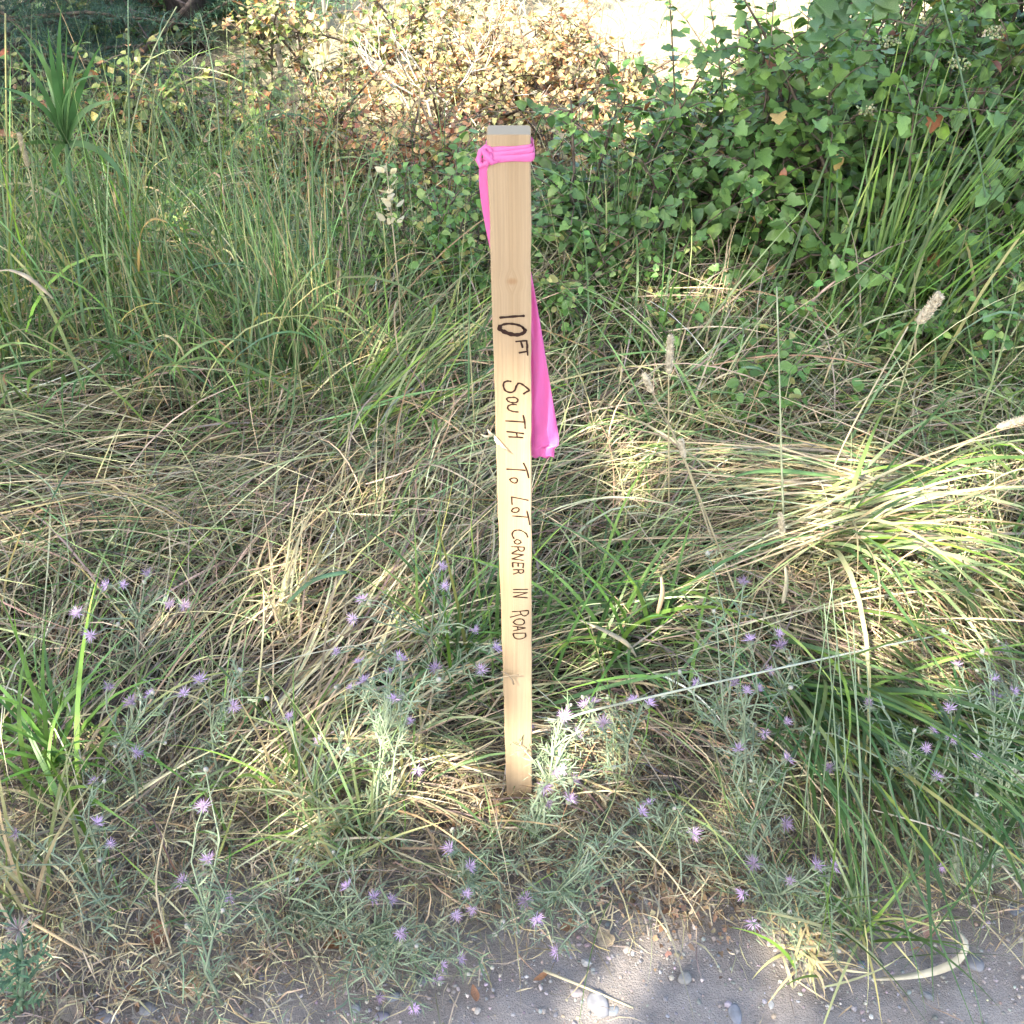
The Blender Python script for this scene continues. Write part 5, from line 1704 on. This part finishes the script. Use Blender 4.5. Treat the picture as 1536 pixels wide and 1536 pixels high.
def knapweed(label, base, flowers, buds=4, leafy=1.0, hgt=(.10, .26), colmul=1.0, sparse=False):
    t = thing('knapweed_plant', label, 'knapweed', (base.x, base.y, 0), 'purple knapweed plants')
    org = Vector((base.x, base.y, 0))
    mb = MB()
    sc_ = np.array(WEEDC) * colmul
    lp, ld, lL = [], [], []
    heads = []
    for f in flowers:
        px, py = f[0], f[1]
        z = f[2] if len(f) > 2 else random.uniform(*hgt)
        heads.append((P(px, py, z) - org, True))
    cen = sum((h for h, _ in heads), Vector()) / max(1, len(heads))
    for k in range(buds):
        h = random.choice(heads)[0]
        heads.append((h + Vector((random.gauss(0, .045), random.gauss(0, .045), random.uniform(-.05, .03))), False))
    joints = []
    nmain = max(1, round(len(heads) / 4))
    for k in range(nmain):
        h = heads[k * len(heads) // nmain][0]
        j = h.lerp(cen, .35) * random.uniform(.45, .6)
        j.z = max(.02, j.z * 1.15)
        joints.append(j)
        mb.tube([(random.gauss(0, .006), random.gauss(0, .006), -.01), j * .5 + Vector((random.gauss(0, .01), random.gauss(0, .01), .008)), j], [.0022, .0019, .0016], tuple(sc_), 5, False)
        lp.append((Vector((0, 0, 0)), j))
    for h, isf in heads:
        h.z = max(h.z, .02)
        j = min(joints, key=lambda q: (q - h).length + random.uniform(0, .05))
        d = (h - j)
        m_ = j.lerp(h, .5) + Vector((random.gauss(0, .012), random.gauss(0, .012), .10 * d.length))
        mb.tube([j, j.lerp(m_, .55), m_, m_.lerp(h, .55) + Vector((0, 0, .01)), h], [.0015, .0014, .0012, .001, .0008], tuple(sc_ * random.uniform(.95, 1.25)), 4, False)
        lp += [(j, m_), (m_, h)]
        tdir = (h - m_).normalized() * .55 + Vector((random.gauss(0, .3), random.gauss(-.22, .25), .55))
        rot = tdir.to_track_quat('Z', 'Y').to_matrix().to_4x4() @ Matrix.Rotation(random.uniform(0, 6.3), 4, 'Z')
        s_ = random.uniform(.0095, .0148) if isf else random.uniform(.007, .010)
        if isf:
            o = bpy.data.objects.new('flower_head', FL[random.choice((0, 1, 1, 2, 3, 4))])
            COL.objects.link(o)
            o.parent = t
            o.matrix_local = Matrix.Translation(h) @ rot @ Matrix.Scale(s_, 4)
            c_ = bpy.data.objects.new('bracts', BRACT)
            COL.objects.link(c_)
            c_.parent = o
        else:
            o = bpy.data.objects.new('bud', BUD)
            COL.objects.link(o)
            o.parent = t
            o.matrix_local = Matrix.Translation(h) @ rot @ Matrix.Scale(s_, 4)
    mb.build('stems', M['weed'], t)
    # narrow grey-green leaves up the stems, pinnate ones low down
    root, az, el, L_ = [], [], [], []
    for a, b_ in lp:
        ln = (b_ - a).length
        n_ = int(ln / .0100 * leafy)
        d = (b_ - a).normalized()
        ha = math.atan2(d.y, d.x)
        for k in range(n_):
            s = random.random()
            p = a.lerp(b_, s) + Vector((0, 0, .04 * ln * math.sin(3.14 * s)))
            root.append(tuple(p))
            az.append(ha + random.choice((-1, 1)) * random.uniform(.3, 1.6))
            el.append(random.gauss(.45, .4))
            L_.append(random.uniform(.012, .042) * (1.1 - .45 * min(1, p.z / .3)))
    for k in range(int(17 * leafy)):
        an = random.uniform(0, 6.3)
        root.append((random.gauss(0, .025), random.gauss(0, .025), random.uniform(.0, .03)))
        az.append(an)
        el.append(random.uniform(.1, 1.0))
        L_.append(random.uniform(.03, .085))
    n_ = len(root)
    root, az, el, L_ = np.array(root), np.array(az), np.array(el), np.array(L_)
    c0 = pick([(3, tuple(sc_)), (2, tuple(sc_ * np.array([.8, .9, .8]))), (1, tuple(sc_ * np.array([1.3, 1.25, 1.2])))], n_, .12)
    parts = [blades(root, az, el, L_, rng.uniform(.0018, .0034, n_), rng.normal(.3, .4, n_), c0, c0 * 1.12, 3, side=rng.normal(0, .5, n_), floor=.002)]
    big = np.where(L_ > .026)[0]
    if len(big):
        idx = np.repeat(big, 4)
        fr = np.tile(np.array([.3, .48, .62, .78]), len(big))
        m_ = len(idx)
        pr = root[idx] + (np.stack([np.cos(el[idx]) * np.cos(az[idx]), np.cos(el[idx]) * np.sin(az[idx]), np.sin(el[idx]) - .12 * fr], -1) * (L_[idx] * fr)[:, None])
        sg = np.where(np.arange(m_) % 2, 1, -1)
        parts.append(blades(pr, az[idx] + sg * .75, el[idx] * .6, L_[idx] * .32, np.full(m_, .0018), np.full(m_, .2), c0[idx], c0[idx], 2, floor=.002))
    P_ = [np.concatenate([p[0] for p in parts])]
    o2 = []
    off = 0
    for V, F, C in parts:
        o2.append(F + off)
        off += len(V)
    link('leaves', np_mesh('leaves', P_[0], np.concatenate(o2), np.concatenate([p[2] for p in parts])), M['weed'], t, kind='stuff')
    return t


knapweed('knapweed with pale lilac heads over the flattened straw, middle left', P(215, 1010), [(222, 862), (160, 878), (186, 878), (254, 905), (276, 908), (116, 920), (136, 953)], 3, .7, (.16, .26))
knapweed('sparse knapweed on the dry bank beside the bright left tuft', P(200, 1215), [(163, 1030), (225, 1042), (197, 1054), (276, 1040), (204, 1130)], 3, 1.0, (.12, .22))
knapweed('low knapweed on the bare patch at far left, below the bright tuft', P(165, 1370), [(142, 1172), (146, 1235), (166, 1266), (24, 1250)], 3, 1.0, (.07, .16))
knapweed('sprawling grey-green knapweed with one long upright stem, lower left', P(318, 1500), [(275, 1322, .06), (345, 1348, .05), (305, 1210, .22), (312, 1290, .16)], 4, 1.1, (.04, .1))
knapweed('knapweed with a single bright pink head over straw left of the pale tuft', P(505, 1290), [(435, 1075, .16), (478, 1110, .13)], 2, .8)
knapweed('knapweed with dark purple heads left of the stake middle', P(640, 1070), [(663, 850, .25), (668, 880, .24), (543, 900, .2), (530, 928, .2), (712, 945, .2), (505, 978, .18), (743, 972, .18), (722, 1005, .16)], 3, .9)
knapweed('bushy sunlit knapweed with many heads left of the stake foot', P(560, 1260), [(598, 985), (605, 990), (585, 1008), (538, 993), (546, 1022), (526, 1032), (592, 1048), (614, 1082), (653, 1003), (626, 1155, .1)], 6, 1.3, (.14, .24), 1.2)
knapweed('dense grey-green knapweed sprawling toward the road, lower centre left', P(430, 1370), [(560, 1345, .05), (586, 1350, .05), (568, 1496, .02), (690, 1437, .03), (663, 1447, .03), (655, 1468, .02), (622, 1511, .02), (520, 1330, .08), (600, 1400, .06)], 7, 1.35, (.03, .08))
knapweed('small knapweed with lilac heads in front of the stake foot', P(715, 1290), [(675, 1272, .07), (705, 1300, .06), (700, 1340, .07), (683, 1372, .06), (708, 1365, .05)], 3, 1.2)
knapweed('knapweed crowding the right side of the stake foot with pink-lilac heads', P(800, 1270), [(832, 1160, .12), (860, 1170, .11), (822, 1207, .08), (855, 1199, .1), (817, 1180, .1), (845, 1155, .12), (795, 1093, .16), (865, 1100, .16), (845, 1075, .18)], 7, 1.6, (.08, .16), 1.35)
knapweed('knapweed spreading over bare soil below the stake, four lilac heads', P(870, 1330), [(788, 1350, .05), (805, 1378, .04), (835, 1427, .03), (963, 1217, .1)], 5, 1.4, (.03, .08), 1.1)
knapweed('knapweed with small dark heads right behind the stake foot', P(930, 1180), [(878, 1057), (890, 1053), (905, 1085), (950, 1050), (973, 1055)], 4, 1.1, (.12, .2))
knapweed('tall knapweed with four open heads above the long pale stem', P(1110, 1240), [(1045, 1024), (1103, 1025), (1138, 1032), (1120, 1036), (1115, 873, .3), (1125, 960, .25)], 4, 1.1, (.16, .26))
knapweed('knapweed with a tight vertical row of violet heads, right of centre', P(1175, 1130), [(1167, 950, .24), (1172, 970, .23), (1155, 1005, .2), (1180, 1082, .15), (1148, 1100, .14)], 3, .9)
knapweed('knapweed with two large open lilac heads above the road verge', P(1130, 1330), [(1108, 1124, .16), (1180, 1138, .15), (1178, 1235, .10)], 4, 1.6, (.1, .2))
knapweed('low knapweed with a row of bright lilac heads beside the road', P(1190, 1385), [(1130, 1295, .08), (1225, 1298, .09), (1252, 1300, .09), (1186, 1322, .07), (1115, 1340, .04), (1130, 1385, .03)], 4, 1.7)
knapweed('knapweed with violet heads in the dark green tuft, right', P(1400, 1290), [(1305, 1054, .2), (1424, 1063, .2), (1400, 1095, .19), (1430, 1110, .18), (1389, 1123, .18), (1404, 1165, .15), (1245, 1152, .14)], 4, 1.2)
knapweed('silvery knapweed sprawling at the lower right edge, pale buds', P(1450, 1310), [(1467, 1135, .16), (1490, 1020, .2), (1521, 1037, .2), (1435, 998, .2), (1410, 1300, .04)], 8, 1.8, (.1, .2), 1.25)
knapweed('knapweed at the far right edge half hidden in grass', P(1530, 1150), [(1505, 975, .2), (1495, 1045, .17)], 3, 1.0)
knapweed('flowerless-looking silvery knapweed with tiny heads on bare ground right of the stake', P(1010, 1290), [(975, 1205, .06), (1040, 1250, .05)], 4, 1.8, (.03, .08), 1.05)
knapweed('thin knapweed in the flattened straw below the bleached fan', P(330, 1180), [(300, 1020, .2), (350, 1060, .18)], 3, 1.0)

# thistle at the lower left corner
base = P(30, 1520)
t = thing('thistle', 'spiny dark green thistle with a withered brown head, lower left corner', 'thistle', tuple(base))
topv = P(28, 1395, .20) - base
mb = MB()
mb.tube([(0, 0, 0), topv * .5 + Vector((.004, 0, 0)), topv], [.004, .0034, .003], (.14, .19, .12), 6)
mb.build('stem', M['weed'], t)
for k in range(15):
    s = .12 + .8 * k / 14
    an = k * 2.4
    n_ = 9
    f = np.linspace(0, 1, n_)
    L_ = .034
    d = np.array([math.cos(an), math.sin(an), .45])
    pr = np.array(topv * s)[None] + f[:, None] * d[None] * L_
    azs_ = an + np.where(np.arange(n_) % 2, 1, -1) * .95
    c0 = pick([(1, (.10, .165, .09))], n_, .1)
    sp = blades(pr, azs_, rng.normal(.4, .3, n_), rng.uniform(.010, .017, n_), np.full(n_, .0042), np.zeros(n_), c0, c0 * 1.7, 2, floor=-9)
    rib = blades(np.array([tuple(topv * s)]), np.array([an]), np.array([.42]), np.array([L_ * 1.25]), np.array([.008]), np.array([.1]), c0[:1], c0[:1], 2, floor=-9)
    link('leaf', np_mesh('leaf', *join([rib, sp])), M['weed'], t)
n_ = 46
d = rand_dirs(n_)
d[:, 2] = np.abs(d[:, 2]) * .8
V, F, C = blades(np.repeat(np.array(topv)[None], n_, 0), np.arctan2(d[:, 1], d[:, 0]), np.arcsin(np.clip(d[:, 2], -1, 1)), rng.uniform(.014, .024, n_), np.full(n_, .0016), np.zeros(n_), pick([(1, (.26, .2, .17)), (1, (.36, .3, .25))], n_), pick([(1, (.33, .26, .25))], n_), 2, floor=-9)
link('flower_head', np_mesh('flower_head', V, F, C), M['weed'], t)

# ------------------------------------------------------------------ stones and fallen leaves
def pebble(label, px, py, a, b_, c, col, rot):
    o = P(px, py)
    o.z = float(gheight(o.x, o.y))
    n1, n2 = 10, 14
    V = [(0, 0, 1)]
    for i in range(1, n1):
        for j in range(n2):
            th, ph = math.pi * i / n1, 2 * math.pi * j / n2
            V.append((math.sin(th) * math.cos(ph), math.sin(th) * math.sin(ph), math.cos(th)))
    V.append((0, 0, -1))
    V = np.array(V)
    V = np.sign(V) * np.abs(V) ** .88
    ph = random.uniform(0, 6)
    V *= (1 + .10 * np.sin(3.1 * V[:, :1] + ph) * np.cos(2.3 * V[:, 1:2] + ph) + .05 * np.sin(5 * V[:, 2:3] + 4 * V[:, :1]))
    V *= np.array([a, b_, c])
    F = []
    for j in range(n2):
        F.append((0, 1 + j, 1 + (j + 1) % n2))
        F.append((len(V) - 1, 1 + (n1 - 2) * n2 + (j + 1) % n2, 1 + (n1 - 2) * n2 + j))
    for i in range(n1 - 2):
        for j in range(n2):
            p, q = 1 + i * n2, 1 + (i + 1) * n2
            F.append((p + j, q + j, q + (j + 1) % n2, p + (j + 1) % n2))
    me = bpy.data.meshes.new('pebble')
    me.from_pydata([tuple(v) for v in V], [], F)
    ca = me.color_attributes.new('Col', 'FLOAT_COLOR', 'POINT')
    CC = np.ones((len(V), 4), dtype=np.float32)
    CC[:, :3] = np.array(col)[None] * .55 * (1 + rng.normal(0, .05, (len(V), 1)))
    ca.data.foreach_set('color', CC.ravel())
    me.polygons.foreach_set('use_smooth', np.ones(len(me.polygons), dtype=bool))
    me.update()
    ob = link('pebble', me, M['stone'], None, (o.x, o.y, o.z + c * .08), label=label, category='pebble', group='pebbles by the road')
    ob.rotation_euler = (random.gauss(0, .12), random.gauss(0, .12), rot)


GREYS = (.34, .34, .35)
for row in (('smooth oval pale grey pebble at the lower left road edge', 217, 1506, .0125, .009, .006, (.42, .42, .43), .1), ('flat wide grey pebble left of the oval pale one', 157, 1518, .015, .009, .005, (.36, .35, .37), .15),
            ('small bluish pebble at the bottom edge, lower left', 138, 1534, .008, .006, .004, (.33, .36, .42), 0), ('rounded whitish pebble left of the lilac head near the bottom edge', 533, 1508, .007, .007, .005, (.44, .45, .46), 0),
            ('grey oval pebble touching the lilac head near the bottom edge', 590, 1492, .0095, .006, .005, (.36, .38, .40), .5), ('dark grey pebble under the pale buds, bottom centre left', 632, 1465, .011, .008, .006, (.24, .24, .26), .1),
            ('brown-grey stone behind the dark pebble', 634, 1440, .010, .008, .006, (.26, .24, .23), .4), ('half-buried grey stone on the road right of the cream straw', 897, 1508, .013, .018, .006, (.36, .36, .38), .5),
            ('flat bluish chip beside the half-buried grey stone', 918, 1518, .010, .006, .003, (.42, .45, .48), .3), ('grey round stone on the road right of the curled blade', 1463, 1442, .013, .011, .005, GREYS, -.4),
            ('bluish grey stone at the right edge of the road verge', 1530, 1358, .014, .009, .005, (.32, .35, .40), 0), ('small blue-grey stone between bleached tuft and curled blade', 1293, 1443, .006, .006, .005, (.30, .34, .42), 0),
            ('grey stone embedded at the bottom edge right of the sun streak', 1103, 1522, .008, .014, .004, (.36, .37, .40), .1), ('grey pebble lying in litter under the left knapweed', 172, 1290, .010, .009, .006, (.38, .39, .41), .2),
            ('grey pebble beside the dry tuft at the lower left edge', 58, 1233, .012, .009, .007, (.36, .37, .38), .6), ('pale flat stone below the bare soil right of the stake', 1028, 1465, .010, .008, .005, (.46, .44, .40), .8),
            ('purplish pebble at the bottom edge under the lilac head', 573, 1524, .010, .006, .004, (.33, .31, .36), .1)):
    pebble(*row)


def fallen(label, px, py, size, col, kind, tilt, rot, z=.008):
    v, f = TPL[kind]
    v = v.copy()
    v[:, 2] = v[:, 2] * 1.5 + .35 * (v[:, 1] - .5) ** 2 + .5 * v[:, 0] ** 2
    C = np.repeat(np.array(col)[None], len(v), 0) * (1 + rng.normal(0, .12, (len(v), 1)))
    o = P(px, py)
    ob = link('fallen_leaf', np_mesh('fallen_leaf', v - np.array([0, .5, 0]), f, C), M['straw'], None, (o.x, o.y, float(gheight(o.x, o.y)) + z), label=label, category='leaf', group='fallen dry leaves')
    ob.scale = (size, size, size)
    ob.rotation_euler = (tilt[0], tilt[1], rot)


BR = (.30, .145, .075)
for row in (('red-brown curled leaf under the sprawling weed, lower left of centre', 502, 1416, .036, BR, 'lobed', (.5, .3), 2.2, .014), ('dark brown leaf standing among straws at lower left', 236, 1392, .034, (.25, .12, .07), 'lobed', (.8, -.2), .5, .016),
            ('pale tan leaf on litter above the road, lower left', 352, 1452, .034, (.38, .27, .18), 'lobed', (.2, .1), 1.4, .008), ('tan folded leaf left of the pale tan one', 286, 1470, .030, (.38, .26, .14), 'maple', (.7, .2), .2, .012),
            ('tan leaf with curled rim between folded leaf and dark brown leaf', 230, 1452, .026, (.40, .29, .19), 'lobed', (.3, -.2), 2.7, .010), ('rusty leaf fragment above the flat wide pebble', 196, 1480, .028, (.30, .16, .09), 'oval', (.3, .5), 1.1, .010),
            ('small brown leaf on the road dirt, bottom centre', 712, 1495, .022, (.30, .15, .08), 'oval', (.3, .2), .3, .006), ('tiny brown leaf right of the small brown one on road dirt', 810, 1473, .020, (.34, .17, .08), 'oval', (.2, .3), 2.0, .006),
            ('tan papery leaf below the stake on sunlit litter', 905, 1408, .028, (.36, .28, .18), 'lobed', (.25, -.15), .4, .010), ('brown leaf in the grass near the small pink head, lower right', 1395, 1388, .038, (.36, .22, .16), 'oval', (.3, .1), -.5, .010),
            ('pinkish brown leaf beside the grey left stone', 395, 1428, .022, (.36, .21, .16), 'oval', (.4, .2), .8, .010), ('curled tan leaf at the bottom left corner', 98, 1510, .040, (.40, .31, .23), 'round', (.4, .3), .9, .012),
            ('brown dead leaf caught at the knapweed by the sunlit soil', 1000, 1345, .026, (.34, .22, .12), 'round', (.4, .1), .1, .012), ('rust leaf left of the tan papery leaf', 850, 1396, .022, (.34, .19, .11), 'lobed', (.3, .3), 1.9, .008),
            ('grey-tan curled leaf by the left dry tuft', 18, 1345, .028, (.36, .29, .21), 'round', (.4, -.3), 1.2, .012)):
    fallen(*row)

# crumbled brown leaf litter and clods round the stake foot and under the weeds
pp, n_ = [], 0
for px, py, rad, m_ in ((735, 1205, .05, 420), (700, 1190, .06, 300), (860, 1265, .05, 200), (1000, 1335, .05, 260), (930, 1120, .06, 260), (370, 1250, .07, 240), (90, 1480, .10, 320), (1090, 1330, .05, 150), (780, 1215, .03, 160)):
    c = P(px, py)
    q = np.array([[c.x, c.y, 0]]) + rng.normal(0, rad, (m_, 3)) * np.array([1, .8, 0])
    pp.append(q)
pp = np.concatenate(pp)
pp = pp[clear_of_stake(pp[:, 0], pp[:, 1], .021)]
n_ = len(pp)
pp[:, 2] = gheight(pp[:, 0], pp[:, 1]) + rng.random(n_) * .012 + .002
V, F, C = scatter(*TPL['low'], pp, frames(rand_dirs(n_) * np.array([1, 1, .5]), rand_dirs(n_) * .7 + np.array([0, 0, 1])), rng.uniform(.004, .011, n_), pick([(2, (.22, .14, .08)), (2, (.32, .22, .13)), (.3, (.40, .31, .2)), (1, (.12, .085, .06))], n_, .2), .2)
link('brown_leaf_litter', np_mesh('brown_leaf_litter', V, F, C), M['straw'], kind='stuff')
